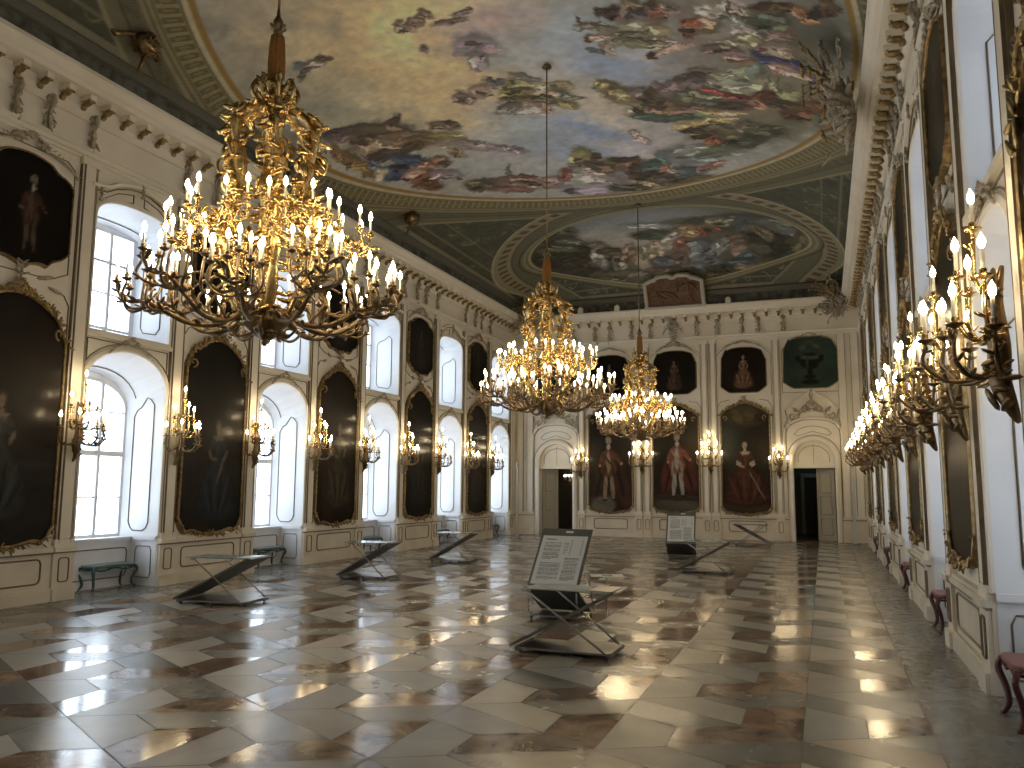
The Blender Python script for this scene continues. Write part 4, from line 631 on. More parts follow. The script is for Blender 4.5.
def detail(L,seed):
    # each painted form gets a few smaller touches of light and dark beside it
    R=random.Random(seed);out=[]
    for s in L:
        cx,cy,ax,ay,bx,by,r,g,b,sf=s;m=(r+g+b)/3;q=.30
        c=[x*(1-q)+m*q for x in (r,g,b)]
        if sf>.5: out.append((cx,cy,ax,ay,bx,by,*c,sf));continue
        k=.86;out.append((cx+by*.12,cy-.07,ax*1.12,ay*1.12,bx*1.25,by*1.25,*[x*.62 for x in c],.5))
        out.append((cx,cy,ax,ay,bx,by,*[x*k for x in c],sf))
        for i in range(8 if math.hypot(ax,ay)>.12 else 2):
            u,v=R.uniform(-.8,.8),R.uniform(-.8,.8);f=R.uniform(.22,.5);h=R.choice([.42,.6,.8,1.0,1.2,1.45]);t=R.uniform(-.5,.5)
            dx,dy=ax*f,ay*f;ct,st=math.cos(t),math.sin(t)
            cc=[min(230,x*h+R.uniform(-7,7)) for x in c]
            out.append((cx+ax*u+bx*v,cy+ay*u+by*v,dx*ct-dy*st,dx*st+dy*ct,bx*f*.7,by*f*.7,*[max(8,x) for x in cc],.35))
    return out
def ceiling():
    xs=np.unique(np.concatenate([np.linspace(XC-VW,XC+VW,430)]))
    ys=np.concatenate([np.linspace(VY0,7.6,60)[:-1],np.linspace(7.6,VY1,880)])
    GX,GY=np.meshgrid(xs,ys);Z=vz(GX,GY)
    X=GX.ravel();Y=GY.ravel();n=len(X);C=np.zeros((n,3))
    # spandrels: dark grey-green painted foliage
    f=fbm(X*2.2,Y*2.2,3);f2=np.abs(fbm(X*3.1+4,Y*3.1,9)-.47)
    C[:]=lin((60,63,53));
    k=np.clip((.05-f2)/.03,0,1)*np.clip((f-.42)*6,0,1)
    C=C*(1-k[:,None]*.55)+lin((120,118,92))*k[:,None]*.55
    C*= (.75+.5*f)[:,None]
    def band(m,col,a=1.0):
        m=np.clip(m,0,1)*a;C[:]=C*(1-m[:,None])+lin(col)[None,:]*m[:,None]
    def rng(v,a,b,s): return np.clip((v-a)/s+.5,0,1)*np.clip((b-v)/s+.5,0,1)
    # mouldings along the side walls and cross bands
    ex=VW-np.abs(X-XC);ey=np.minimum(VY1-Y,Y-VY0)
    ed=np.minimum(ex,ey)
    for a,b,c in ((0,.10,(112,108,92)),(.10,.13,(58,56,46)),(.30,.36,(100,98,82)),(.36,.39,(60,60,50)),(.75,.79,(92,92,76))): band(rng(ed,a,b,.03),c)
    # main oval
    A,B,CY=5.6,7.75,14.6
    r=np.sqrt(((X-XC)/A)**2+((Y-CY)/B)**2);ang=np.arctan2((Y-CY)/B,(X-XC)/A)
    gr=6.6
    d=(r-1)*gr
    arc=np.mod(ang*36,1)
    for a,b,c in ((0.85,1.35,(92,90,72)),(1.35,1.42,(124,120,98)),(1.10,1.14,(60,58,46)),(0.0,.85,(124,118,94)),(0,.12,(132,106,56)),(.12,.22,(168,162,138)),(.22,.26,(88,82,62)),(.64,.68,(86,80,60)),(.74,.78,(80,76,58))): band(rng(d,a,b,.03),c)
    dent=rng(d,.28,.62,.03)*(np.abs(arc-.5)<.30);band(dent,(84,80,54))
    dent=rng(d,.36,.55,.03)*(np.abs(arc-.5)<.16);band(dent,(112,104,70))
    fine=rng(d,.90,1.08,.03)*(np.mod(ang*150,1)<.5);band(fine,(68,66,52))
    # second arch band and oval at each end
    for sy in (1,-1):
        Y2=Y if sy>0 else (VY0+VY1-Y+.0)
        if sy<0: Y2=29.2-Y
        q=(np.abs((X-XC)/5.75)**2.2+np.abs((Y2-27.0)/4.45)**2.2)**(1/2.2);d2=(q-1)*5
        sel=(r>1.17)
        for a,b,c in ((-.55,0,(122,118,98)),(-.60,-.55,(70,68,56)),(-.02,.04,(150,145,122)),(-1.15,-.6,(84,84,70)),(-1.2,-1.12,(112,110,90))): band(rng(d2,a,b,.03)*sel,c)
        an=np.arctan2((Y2-27.0)/4.45,(X-XC)/5.75);cf=rng(d2,-.42,-.16,.03)*(np.abs(np.mod(an*11.5,1)-.5)<.27)*sel;band(cf,(82,66,42))
        r2=np.sqrt(((X+4.68)/4.55)**2+((Y2-26.5)/2.6)**2);d3=(r2-1)*3.6
        for a,b,c in ((0,.30,(98,96,78)),(0,.07,(150,146,112)),(.16,.22,(126,122,96)),(.30,.36,(56,56,46))): band(rng(d3,a,b,.04),c)
        # scrolled grisaille beside the oval
        an2=fbm(X*1.1,Y2*1.1,23);band((np.abs(an2-.5)<.012)*(Y2>23.5)*(d3>.4)*(d2<-1.25)*1.0,(116,114,94),.7)
    GA=1.0
    wx=fbm(X*3,Y*3,31,5);wy=fbm(X*3,Y*3,47,5)
    wx2=fbm(X*9,Y*9,61,3);wy2=fbm(X*9,Y*9,77,3)
    # fresco inside the ovals
    C1=np.zeros((n,3));C1[:]=lin((122,122,116))
    fs=fbm(X*.55,Y*.55,5,5);fb=fbm(X*1.4,Y*1.4,8,4)
    strokes(C1,X,Y,[s for s in FR1 if s[-1]>.5],GA,wx,wy,.9)
    C1*=(.72+.56*fb)[:,None]
    strokes(C1,X,Y,detail([s for s in FR1 if s[-1]<=.5],1),GA,wx*.5+wx2*.5,wy*.5+wy2*.5,.42)
    # figures on the unseen near side of the oval
    R=random.Random(2);ex_=[]
    pal=[(92,78,56),(140,120,98),(112,48,38),(52,62,100),(150,134,66),(66,84,78),(60,48,38),(170,140,118),(96,84,76),(176,166,148)]
    for i in range(170):
        a=R.uniform(-PI*.95,-PI*.05);q=R.uniform(.72,.99);l=R.uniform(.15,.6);t=a+PI/2+R.uniform(-.7,.7)
        ex_.append((XC+A*q*math.cos(a),CY+B*q*math.sin(a),l*math.cos(t),l*math.sin(t),-l*.35*math.sin(t),l*.35*math.cos(t),*R.choice(pal),.3))
    ex_=[s for s in ex_ if s[1]<9.2]
    strokes(C1,X,Y,ex_,GA,wx,wy,.3)
    C*=.78
    m=np.clip((0-d)/.03+.5,0,1);C=C*(1-m[:,None])+C1*m[:,None]*1.45*np.array([.97,1.0,1.10])[None,:]
    C2=np.zeros((n,3));C2[:]=lin((70,70,56));strokes(C2,X,Y,detail(FR2,2),GA*1.0,wx*.5+wx2*.5,wy*.5+wy2*.5,.34)
    r2=np.sqrt(((X+4.68)/4.55)**2+((Y-26.5)/2.6)**2);m=np.clip((1-r2)*80+.5,0,1);C=C*(1-m[:,None])+C2*m[:,None]*1.0
    C*=(.90+.2*wx2)[:,None]
    ny,nx=GX.shape
    idx=np.arange(n).reshape(ny,nx)
    F=np.stack([idx[:-1,:-1],idx[:-1,1:],idx[1:,1:],idx[1:,:-1]],-1).reshape(-1,4)
    me=bpy.data.meshes.new('ceiling');V=np.stack([X,Y,Z.ravel()],1)
    me.from_pydata(V.tolist(),[],F.tolist())
    a=me.color_attributes.new('paint','FLOAT_COLOR','POINT')
    a.data.foreach_set('color',np.concatenate([np.clip(C*FG,0,1),np.ones((n,1))],1).ravel())
    me.materials.append(M['fresco']);me.polygons.foreach_set('use_smooth',[True]*len(F));me.update()
    struct(link('ceiling',me),'vaulted ceiling frescoed with a great oval of clouds and figures')
FG=1.9
ceiling()
m=MB();m.add([(XL-1,YN-1,11.2),(XR+1,YN-1,11.2),(XR+1,YF+1,11.2),(XL-1,YF+1,11.2)]+[(XL-1,YN-1,8.2),(XR+1,YN-1,8.2),(XR+1,YF+1,8.2),(XL-1,YF+1,8.2)],[(0,1,2,3),(0,1,5,4),(1,2,6,5),(2,3,7,6),(3,0,4,7)])
struct(m.build('ceiling_loft','black'),'roof space closing off the vault')
# brown relief panel standing on the far cornice
e=empty('painted_cartouche',(-4.75,YF-.48,8.20),0,'red-brown relief panel in a grey scrolled frame on the far cornice','relief panel')
def T0(s,d,z): return (s,-d,z)
e.rotation_euler=(math.radians(33),0,0)
o=[(-.95,.1),(-.95,.95),(-.8,1.02),(-.62,1.06),(-.5,1.16),(-.2,1.18),(-.05,1.10),(.05,1.10),(.2,1.18),(.5,1.16),(.62,1.06),(.8,1.02),(.95,.95),(.95,.1)]
m=MB(T0);m.poly(o,d=-.02);
for i in range(16): 
    a=R0.uniform(0,6.3);m.blob((R0.uniform(-.7,.7),.0,R0.uniform(.3,.9)),(R0.uniform(.1,.3),.05,.06),(math.cos(a),0,math.sin(a)),6,4)
m.build('relief','cart',e)
m=MB(T0);m.sweep(o,[(-.0,-.05),(0,.06),(-.05,.09),(-.12,.07),(-.14,-.05)]);m.box((-1.1,-.05,.02),(1.1,.08,.12));m.build('frame','framegrey',e)
for i,x in enumerate((-6.9,-2.9,-8.3)):
    m=MB();m.box((-.09,-.09,0),(.09,.09,.16));m.lathe([(.1,.16),(.1,.2),(.05,.24),(.02,.26)],n=8)
    o=m.build('cornice_finial','plaster',loc=(x,YF-.45,8.24));tag(o,['small square cream finial on the far cornice left of the relief panel','small square cream finial on the far cornice right of the relief panel','small square cream finial on the far cornice above the left doorway'][i],'finial')
# gilded and white rocaille groups breaking over the cornice
def rocaille(name,loc,rz,sc,label,seed,mirror=1):
    R=random.Random(seed);e=empty(name,loc,rz,label,'cartouche')
    def TT(s,d,z): return (s*sc*mirror,-d*sc,z*sc)
    w=MB(TT);g=MB(TT)
    # oval rim with a small ring on top, carried by a fan of shell ribs and curling leaves
    w.tube([(.26*math.cos(a),.42+.08*math.sin(a),.72+.30*math.sin(a)) for a in [2*PI*i/20 for i in range(21)]],[.035+.012*math.sin(i*1.3) for i in range(21)],6)
    w.tube([(-.12+.11*math.cos(a),.5,1.12+.11*math.sin(a)) for a in [2*PI*i/12 for i in range(13)]],.028,6)
    for i in range(15):
        a=PI*(.02+.96*i/14);L=.55+.12*math.sin(i*2.1)
        p=[(math.cos(a)*L*t*1.15,.12+.42*t*t,.05+math.sin(a)*L*t*.9+.06*math.sin(t*5+i)) for t in (.15,.4,.65,.85,1.0)]
        w.tube(p,[.03,.05,.055,.045,.012],5)
    for i in range(10):
        a=-PI*(.08+.84*i/9);L=.42+.1*math.sin(i*3)
        w.tube([(math.cos(a)*L*t*1.3,.10+.12*t,.05+math.sin(a)*L*t) for t in (.1,.4,.7,1.0)],[.03,.045,.04,.01],5)
    for i in range(30):
        a=R.uniform(0,2*PI);r=R.uniform(.2,.75);w.blob((math.cos(a)*r*1.1,R.uniform(.1,.5),.1+math.sin(a)*r*.8),(R.uniform(.06,.13),.04,.02),(math.cos(a),R.uniform(-.3,.6),math.sin(a)+.2),5,3)
    for i in range(12):
        s=R.uniform(-.7,.7);z=R.uniform(-.3,.7);scroll(w,spiral((s,z),R.uniform(.10,.18),.02,R.uniform(0,6),R.uniform(5,9),12),R.uniform(.25,.45),.022)
    for i in range(9):
        a=PI*.30+.22*i;L=R.uniform(.5,.95)
        p=[(math.cos(a)*L*t*1.05,.35+.40*t,.35+math.sin(a)*L*t*.75+.12*math.sin(t*3)) for t in (0,.25,.5,.75,1)]
        g.tube(p,[.02,.026,.022,.016,.006],5)
        for t in range(1,5):
            for k in (1,-1): g.blob((p[t][0]+k*.02,p[t][1],p[t][2]),(.07,.028,.012),(math.cos(a+k*.9),.2,math.sin(a+k*.9)),5,3)
    for i in range(16): leaf(g,R.uniform(-.6,.6),R.uniform(-.2,.7),R.uniform(0,6.3),R.uniform(.12,.24),.50,.3)
    w.build('stucco_shell','stucco',e);g.build('gilt_foliage','gold2',e)
    return e
rocaille('rocaille_cartouche',(XR-.50,14.1,7.85),math.radians(-90),1.25,'large gilt and white rocaille cartouche breaking over the right cornice',4)
rocaille('rocaille_cartouche',(XR-.55,YF-.55,7.75),math.radians(-45),.95,'rocaille cartouche with a ring on top in the far right corner',8)
rocaille('rocaille_cartouche',(XL+.55,YF-.55,7.75),math.radians(45),.95,'rocaille cartouche in the far left corner under the ceiling',9)
rocaille('rocaille_cartouche',(XL+.50,14.3,7.95),math.radians(90),1.0,'stucco cartouche over the left cornice half hidden by the nearest chandelier',12)
# dark gilded boss with ribbon on the left cove
def boss(loc,label,seed,s=1):
    R=random.Random(seed);m=MB();e=empty('garland_boss',loc,0,label,'ornament')
    m.blob((0,0,0),(.20*s,.2*s,.22*s),(0,0,1),12,8)
    for i in range(70):
        v=Vector((R.gauss(0,1),R.gauss(0,1),R.gauss(0,1))).normalized()*.2*s;m.blob(v,(.06*s,.03*s,.02*s),(R.gauss(0,1),R.gauss(0,1),R.gauss(0,1)),6,4)
    m.build('wreath','bronze',e)
    r=MB()
    for dy in (-1,1): r.tube([(0,0,.05),(-.12,dy*.25*s,.10),(-.2,dy*.45*s,0),(-.25,dy*.6*s,.12)],[.04,.06,.05,.02],6)
    r.tube([(0,0,-.1),(-.15,.05,-.35*s),(-.2,.02,-.5*s)],[.03,.035,.01],6)
    r.build('ribbon','bronze',e)
boss((-10.25,9.85,9.02),'dark gilt wreath with ribbons on the cove, upper left by the oval frame',1)
boss((-10.25,19.35,9.05),'dark gilt wreath on the left cove beyond the nearest chandelier',2)
# ================= candles, chandeliers and sconces =================
def mk_candle():
    m=MB();m.lathe([(.012,0),(.012,.135),(.009,.14)],n=6);me=m.mesh('candle','candle')
    b=MB();b.lathe([(.006,0),(.016,.012),(.0215,.032),(.017,.055),(.007,.076),(.001,.088)],(0,0,.138),6);be=b.mesh('candle_bulb','bulb')
    return me,be
CME,BME=mk_candle()
def candle(parent,p):
    o=link('candle',CME,parent,p);link('candle_bulb',BME,o)
def pan(m,p,r=.045):
    m.lathe([(.006,-.07),(.014,-.055),(.008,-.04),(.012,-.03),(r*.7,-.02),(r,-.008),(r*.95,-.004),(.016,-.006),(.02,.02),(.017,.03)],p,8)
def bez(p,n=10):
    P=[Vector(q) for q in p];out=[]
    N=len(P)
    for i in range(N-1):
        a=P[max(i-1,0)];b=P[i];c=P[i+1];d=P[min(i+2,N-1)]
        for k in range(n):
            t=k/n;out.append(.5*((2*b)+(-a+c)*t+(2*a-5*b+4*c-d)*t*t+(-a+3*b-3*c+d)*t**3))
    out.append(P[-1]);return out
def rad(r,a,z): return (r*math.cos(a),r*math.sin(a),z)
def leafy(m,pts,R,step=4,L=.09,th=.5):
    for i in range(2,len(pts)-2,step):
        t=(Vector(pts[i+1])-Vector(pts[i-1])).normalized()
        for k in (1,-1):
            v=t.cross(Vector((R.gauss(0,.4),R.gauss(0,.4),1))).normalized()*k+t*.5+Vector((0,0,.3))
            l=L*R.uniform(.7,1.3);m.blob(Vector(pts[i])+v*l*.5,(l*.6,l*.26,l*.16),v,5,4)
def make_chandelier(label):
    R=random.Random(21)
    e=empty('chandelier',(0,0,0),0,label,'chandelier','three great gilt chandeliers hanging down the hall')
    # z measured from the floor, the empty is at floor level under the bowl
    m=MB();m.tube([(0,0,6.2),(0,0,10.13)],.014,8);m.lathe([(.10,10.06),(.06,10.12),(.015,10.14)],n=10);m.build('hanging_rod','bronze',e)
    m=MB();m.lathe([(.055,5.66),(.075,5.70),(.078,5.85),(.070,6.02),(.060,6.12),(.03,6.14)],n=14)
    for i in range(14):
        a=2*PI*i/14;m.tube([rad(.077,a,5.68),rad(.079,a,5.85),rad(.070,a,6.03),rad(.058,a,6.12)],.008,4)
    m.build('fabric_sleeve','sleeve',e)
    m=MB();m.lathe([(.03,6.12),(.05,6.16),(.03,6.2),(.045,6.24),(.05,6.28),(.02,6.33),(.014,6.4)],n=10)
    for i in range(6): a=PI*i/3;m.blob(rad(.05,a,6.2),(.05,.03,.02),rad(1,a,.8),5,4)
    m.build('finial','bronze',e)
    # crown
    m=MB();m.lathe([(.06,5.66),(.10,5.60),(.08,5.52),(.12,5.46),(.07,5.38),(.09,5.32),(.05,5.24)],n=10)
    for i in range(8):
        a=2*PI*i/8
        p=bez([rad(.07,a,5.40),rad(.16,a,5.42),rad(.22,a,5.54),rad(.17,a,5.64),rad(.13,a,5.60)],4);m.tube(p,[.02]*len(p),5)
        for k in range(4):
            b=a+R.uniform(-.3,.3);m.blob(rad(.13,b,5.34+.09*k),(.09,.035,.025),(math.cos(b),math.sin(b),R.uniform(.2,1.6)),5,4)
    m.build('crown','gold',e)
    # cage of eight ribs
    NR=6
    for i in range(NR):
        a=2*PI*i/NR+.25
        m=MB()
        p=bez([rad(.07,a,5.35),rad(.20,a,5.34),rad(.38,a,5.18),rad(.42,a,4.98),rad(.36,a+.06,4.72),rad(.37,a+.03,4.45),rad(.44,a,4.20),rad(.50,a,3.98),rad(.42,a,3.70),rad(.30,a,3.46),rad(.20,a,3.26)],6)
        n=len(p);m.tube(p,[.036+.024*abs(math.sin(k*.33)) for k in range(n)],7)
        leafy(m,p[3:],R,3,.13)
        # big acanthus at the shoulder and trailing garland
        for k in range(12):
            b=a+R.uniform(-.28,.28);z=5.25-k*.055;r=.40+.07*math.sin(k);m.blob(rad(r,b,z),(.085,.04,.025),(math.cos(b)*.7+R.gauss(0,.3),math.sin(b)*.7+R.gauss(0,.3),-1+R.gauss(0,.5)),5,4)
        for k in range(9):
            b=a+R.uniform(-.12,.12);z=4.62-k*.07;r=.40+R.uniform(-.03,.09);m.blob(rad(r,b,z),(.07,.035,.02),(R.gauss(0,1),R.gauss(0,1),-1),5,4)
        for k in range(5):
            b=a+R.uniform(-.12,.12);z=4.1-k*.08;r=.50-.02*k+R.uniform(-.02,.09);m.blob(rad(r,b,z),(.08,.04,.022),(R.gauss(0,1),R.gauss(0,1),.6),5,4)
        s=bez([rad(.40,a,4.9),rad(.52,a+.1,4.85),rad(.5,a+.15,4.72),rad(.42,a+.1,4.76)],5);m.tube(s,.014,5)
        m.build('cage_rib','gold',e)
    m=MB()
    for z,r in ((4.40,.40),(3.92,.50)):
        m.tube([rad(r*(1+.06*math.sin(k*PI/3)),2*PI*k/36,z+.04*math.sin(k*PI/3)) for k in range(37)],.016,6)
        for k in range(24): b=2*PI*k/24;m.blob(rad(r,b,z),(.06,.03,.02),(math.cos(b),math.sin(b),R.uniform(-1,1)),5,4)
    m.build('cage_ring','gold',e)
    m=MB();m.lathe([(.012,3.03),(.035,3.06),(.02,3.09),(.07,3.11),(.13,3.15),(.20,3.22),(.24,3.30),(.20,3.36),(.12,3.40),(.05,3.45),(.04,3.60)],n=16)
    for k in range(30):
        b=R.uniform(0,6.28);z=R.uniform(3.12,3.36);r=.1+(z-3.1)*.55;m.blob(rad(r,b,z),(.08,.04,.02),(math.cos(b),math.sin(b),R.uniform(-.3,1)),5,4)
    for k in range(6):
        a=2*PI*k/6;p=bez([rad(.10,a,3.16),rad(.24,a,3.10),rad(.34,a,3.17),rad(.30,a,3.25)],5);m.tube(p,.014,5)
    m.build('bowl','bronze',e)
    # lower tier of ten arms
    NL=10
    for i in range(NL):
        a=2*PI*i/NL+.1;m=MB()
        dz=.06*(1 if i%2 else -1)
        main=bez([rad(.20,a-.1,3.36),rad(.40,a-.05,3.22),rad(.66,a,3.20),rad(.90,a+.02,3.33+dz*.5),rad(1.06,a+.02,3.42+dz),rad(1.20,a,3.42+dz),rad(1.28,a,3.53+dz)],6)
        n=len(main);m.tube(main,[.030-.018*k/n+.004*math.sin(k) for k in range(n)],7);leafy(m,main,R,4,.09)
        up=bez([rad(.45,a+.02,3.22),rad(.60,a+.06,3.42),rad(.50,a+.12,3.56),rad(.60,a+.16,3.66),rad(.72,a+.14,3.62)],5);m.tube(up,.013,5)
        tips=[(1.28,a,3.60+dz)]
        for da,r,z,r0 in ((.13,1.20,3.60,1.0),(-.13,1.20,3.58,1.0),(.20,1.02,3.62,.85),(-.20,1.02,3.64,.85),(.02,1.04,3.72,.9),(.16,.80,3.66,.6)):
            z+=dz
            b=bez([rad(r0,a+.01,3.36+dz*.5),rad((r0+r)/2+.05,a+da*.55,3.34+dz),rad(r+.03,a+da*1.05,3.42+dz),rad(r,a+da,z-.05)],5)
            m.tube(b,[.013]*len(b),5);leafy(m,b,R,6,.06)
            tips.append((r,a+da,z))
        for t in tips: pan(m,rad(*t))
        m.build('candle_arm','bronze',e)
        for t in tips: candle(e,rad(*t))
    # upper tier of six arms
    NU=6
    for i in range(NU):
        a=2*PI*i/NU+.25+.26;m=MB()
        main=bez([rad(.46,a,3.98),rad(.55,a,4.12),rad(.50,a,4.26),rad(.62,a,4.20),rad(.78,a,3.96),rad(.90,a,4.0),rad(.95,a,4.10)],5)
        n=len(main);m.tube(main,[.026-.014*k/n for k in range(n)],6);leafy(m,main,R,3,.10)
        tips=[(.95,a,4.16)]
        for da,r,z in ((.24,.88,4.14),(-.24,.88,4.16),(.40,.72,4.22),(-.40,.72,4.20)):
            b=bez([rad(.66,a,4.06),rad(.80,a+da*.5,3.98),rad(r+.03,a+da,4.02),rad(r,a+da,z-.05)],5)
            m.tube(b,.012,5);leafy(m,b,R,5,.06);tips.append((r,a+da,z))
        for t in tips: pan(m,rad(*t))
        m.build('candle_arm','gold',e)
        for t in tips: candle(e,rad(*t))
    return e
CH=make_chandelier('nearest and largest-looking gilt chandelier, upper left, its candles lit in two tiers')
CH.location=(XC,6.28,.02)
for y,l,rz in ((14.73,'middle one of the three gilt chandeliers, hanging over the centre of the hall',.7),(23.36,'farthest of the three gilt chandeliers, seen before the end wall portraits',.3)):
    c=copy_tree(CH);c.location=(XC,y,0.02);c.rotation_euler=(0,0,rz);c['label']=l
def make_sconce(big=True):
    """origin on the wall at the foot of the backplate; arms reach along -y"""
    R=random.Random(33);e=empty('wall_sconce',(0,0,0),0,'x','wall sconce','gilt sconces along the walls')
    m=MB()
    p=bez([(0,-.03,-.32),(.02,-.07,-.22),(-.02,-.10,-.08),(.02,-.10,.10),(-.01,-.10,.35),(.0,-.06,.55)],5)
    m.tube(p,[.012+.05*math.sin(PI*k/(len(p)-1)) for k in range(len(p))],7)
    for k in range(26):
        z=R.uniform(-.28,.5);m.blob((R.uniform(-.06,.06),-.10+R.uniform(-.05,.03),z),(.075,.035,.02),(R.gauss(0,1),-.3,R.gauss(0,1)),5,4)
    m.build('backplate','bronze',e)
    tiers=[(5,.40,.16,.02),(3,.26,.46,.25),(1,.13,.78,.5)] if big else [(3,.30,.14,.0),(2,.18,.40,.2)]
    for n,r,z,z0 in tiers:
        for i in range(n):
            a=PI+ (PI*(i+.5)/n if n>1 else PI/2); rr=r*(1.0 if i%2==0 else .86);zz=z+(.05 if i%2 else 0)
            m=MB();ca,sa=math.cos(a),math.sin(a)
            b=bez([(0,-.08,z0),(ca*rr*.35,-.08+sa*rr*.35,z0-.09),(ca*rr*.75,-.06+sa*rr*.75,z0-.10),(ca*rr*1.04,-.06+sa*rr*1.04,z0+.0),(ca*rr,-.06+sa*rr,zz-.05)],5)
            m.tube(b,[.017-.006*k/len(b) for k in range(len(b))],6);leafy(m,b,R,4,.055);pan(m,(ca*rr,-.06+sa*rr,zz),.05)
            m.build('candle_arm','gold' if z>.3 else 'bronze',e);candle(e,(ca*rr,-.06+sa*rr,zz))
    return e
SC=make_sconce();SS=make_sconce(False)
used=set()
def place(proto,loc,rz,label,group='gilt sconces along the walls',sc=1):
    if proto.name in used: c=copy_tree(proto)
    else: c=proto;used.add(proto.name)
    c.location=loc;c.rotation_euler=(0,0,rz);c.scale=(sc,)*3;c['label']=label;c['group']=group
    return c
LS=[c+q for c in PL[1:] for q in (-1.09,1.09)]
k=0
for c in PL[1:]:
    i=PL[1:].index(c)
    for q in (-1.09,1.09):
        if c+q>YF-.4: continue
        place(SC,(XL+.075,c+q,2.46),PI/2,'gilt sconce on the left wall just %s the %s tall portrait from the camera'%('before' if q<0 else 'past',ORD[i]),'gilt sconces along the left wall',1.08)
for c in PR[0:]:
    i=PR.index(c)
    for q in (-1.09,1.09):
        if c+q<6: continue
        place(SC,(XR-.075,c+q,2.60),-PI/2,'gilt sconce on the right wall %s the %s tall dark picture from the camera'%('before' if q<0 else 'past',ORD[i]),'gilt sconces along the right wall',1.25)
for x,pr,l,z in ((PFX[0],SS,'small gilt sconce right of the left far doorway',2.45),(PFX[1],SC,'gilt sconce between the left and middle far portraits',2.62),(PFX[2],SC,'gilt sconce between the middle and right far portraits',2.62),(PFX[3],SS,'small gilt sconce left of the right far doorway',2.45)):
    place(pr,(x,YF-.08,z),0,l,'gilt sconces on the far wall',1.12)
place(SS,(-9.0,YF+4.55,2.0),0,'small lit sconce in the dark room beyond the left far doorway',None) if False else None
# ================= portraits =================
def canvas(T,name,parent,c,w,zb,zt,topf,botf,paint,nu=44,nv=90,d=.05):
    """painting on a shaped canvas: topf/botf give the drop of the outline for |u|"""
    U=np.linspace(-1,1,nu);Vv=np.linspace(0,1,nv)
    pts=[];C=np.zeros((nu*nv,3))
    top=np.array([zt-topf(abs(u)) for u in U]);bot=np.array([zb+botf(abs(u)) for u in U])
    uu=np.repeat(U[None,:],nv,0);zz=bot[None,:]+(top-bot)[None,:]*Vv[:,None]
    tt=(zz-zb)/(zt-zb)
    C=paint(uu.ravel(),tt.ravel(),(zt-zb)/(w))
    V=[T(c+u*w,d,z) for u,z in zip(uu.ravel().tolist(),zz.ravel().tolist())]
    idx=np.arange(nu*nv).reshape(nv,nu)
    F=np.stack([idx[:-1,:-1],idx[:-1,1:],idx[1:,1:],idx[1:,:-1]],-1).reshape(-1,4)
    me=bpy.data.meshes.new(name);me.from_pydata(V,[],F.tolist())
    a=me.color_attributes.new('paint','FLOAT_COLOR','POINT')
    a.data.foreach_set('color',np.concatenate([np.clip(C,0,1),np.ones((len(C),1))],1).ravel())
    me.materials.append(M['canvas']);me.polygons.foreach_set('use_smooth',[True]*len(F));me.update()
    o=link(name,me,parent)
    out=[(c+u*w,b) for u,b in zip(U.tolist(),bot.tolist())][::2]+[(c+w,bot[-1])]+[(c+u*w,t) for u,t in zip(U.tolist()[::-1],top.tolist()[::-1])][::2]
    out2=[];
    for p in out:
        if not out2 or math.hypot(p[0]-out2[-1][0],p[1]-out2[-1][1])>.01: out2.append(p)
    if math.hypot(out2[0][0]-out2[-1][0],out2[0][1]-out2[-1][1])<.01: out2.pop()
    return o,out2
def painter(seed,bg,items,gain=1.0,amb=.5):
    def P(u,t,asp):
        X=u.copy();Y=t*asp;wx=fbm(X*4+seed,Y*4,seed,4);wy=fbm(X*4,Y*4+seed,seed+5,4)
        C=np.zeros((len(u),3));C[:]=lin(bg)*gain*.7
        C*=(.5+1.0*fbm(X*1.6+seed,Y*1.6,seed+3,4))[:,None]
        L=[]
        for it in items:
            if it[0]=='F':
                _,cx,y0,h,x,y,ra,rb,an,col,s=it;H=h*asp;a=cx+x*H;b=y0*asp+y*H;ra2=ra*H;rb2=rb*H
            else:
                (a,b,ra,rb,an,col,s)=it;b=b*asp;ra2=ra;rb2=rb*asp*.5
            ca,sa=math.cos(math.radians(an)),math.sin(math.radians(an))
            m=sum(col)/3;cc=[(x*.78+m*.22)*.80 for x in col]
            L.append((a,b,ra2*ca,ra2*sa,-rb2*sa,rb2*ca,*cc,s))
        strokes(C,X,Y,L,gain,wx,wy,.07);C*=(.8+.4*fbm(X*14,Y*14,seed+9,2))[:,None]
        return C
    return P
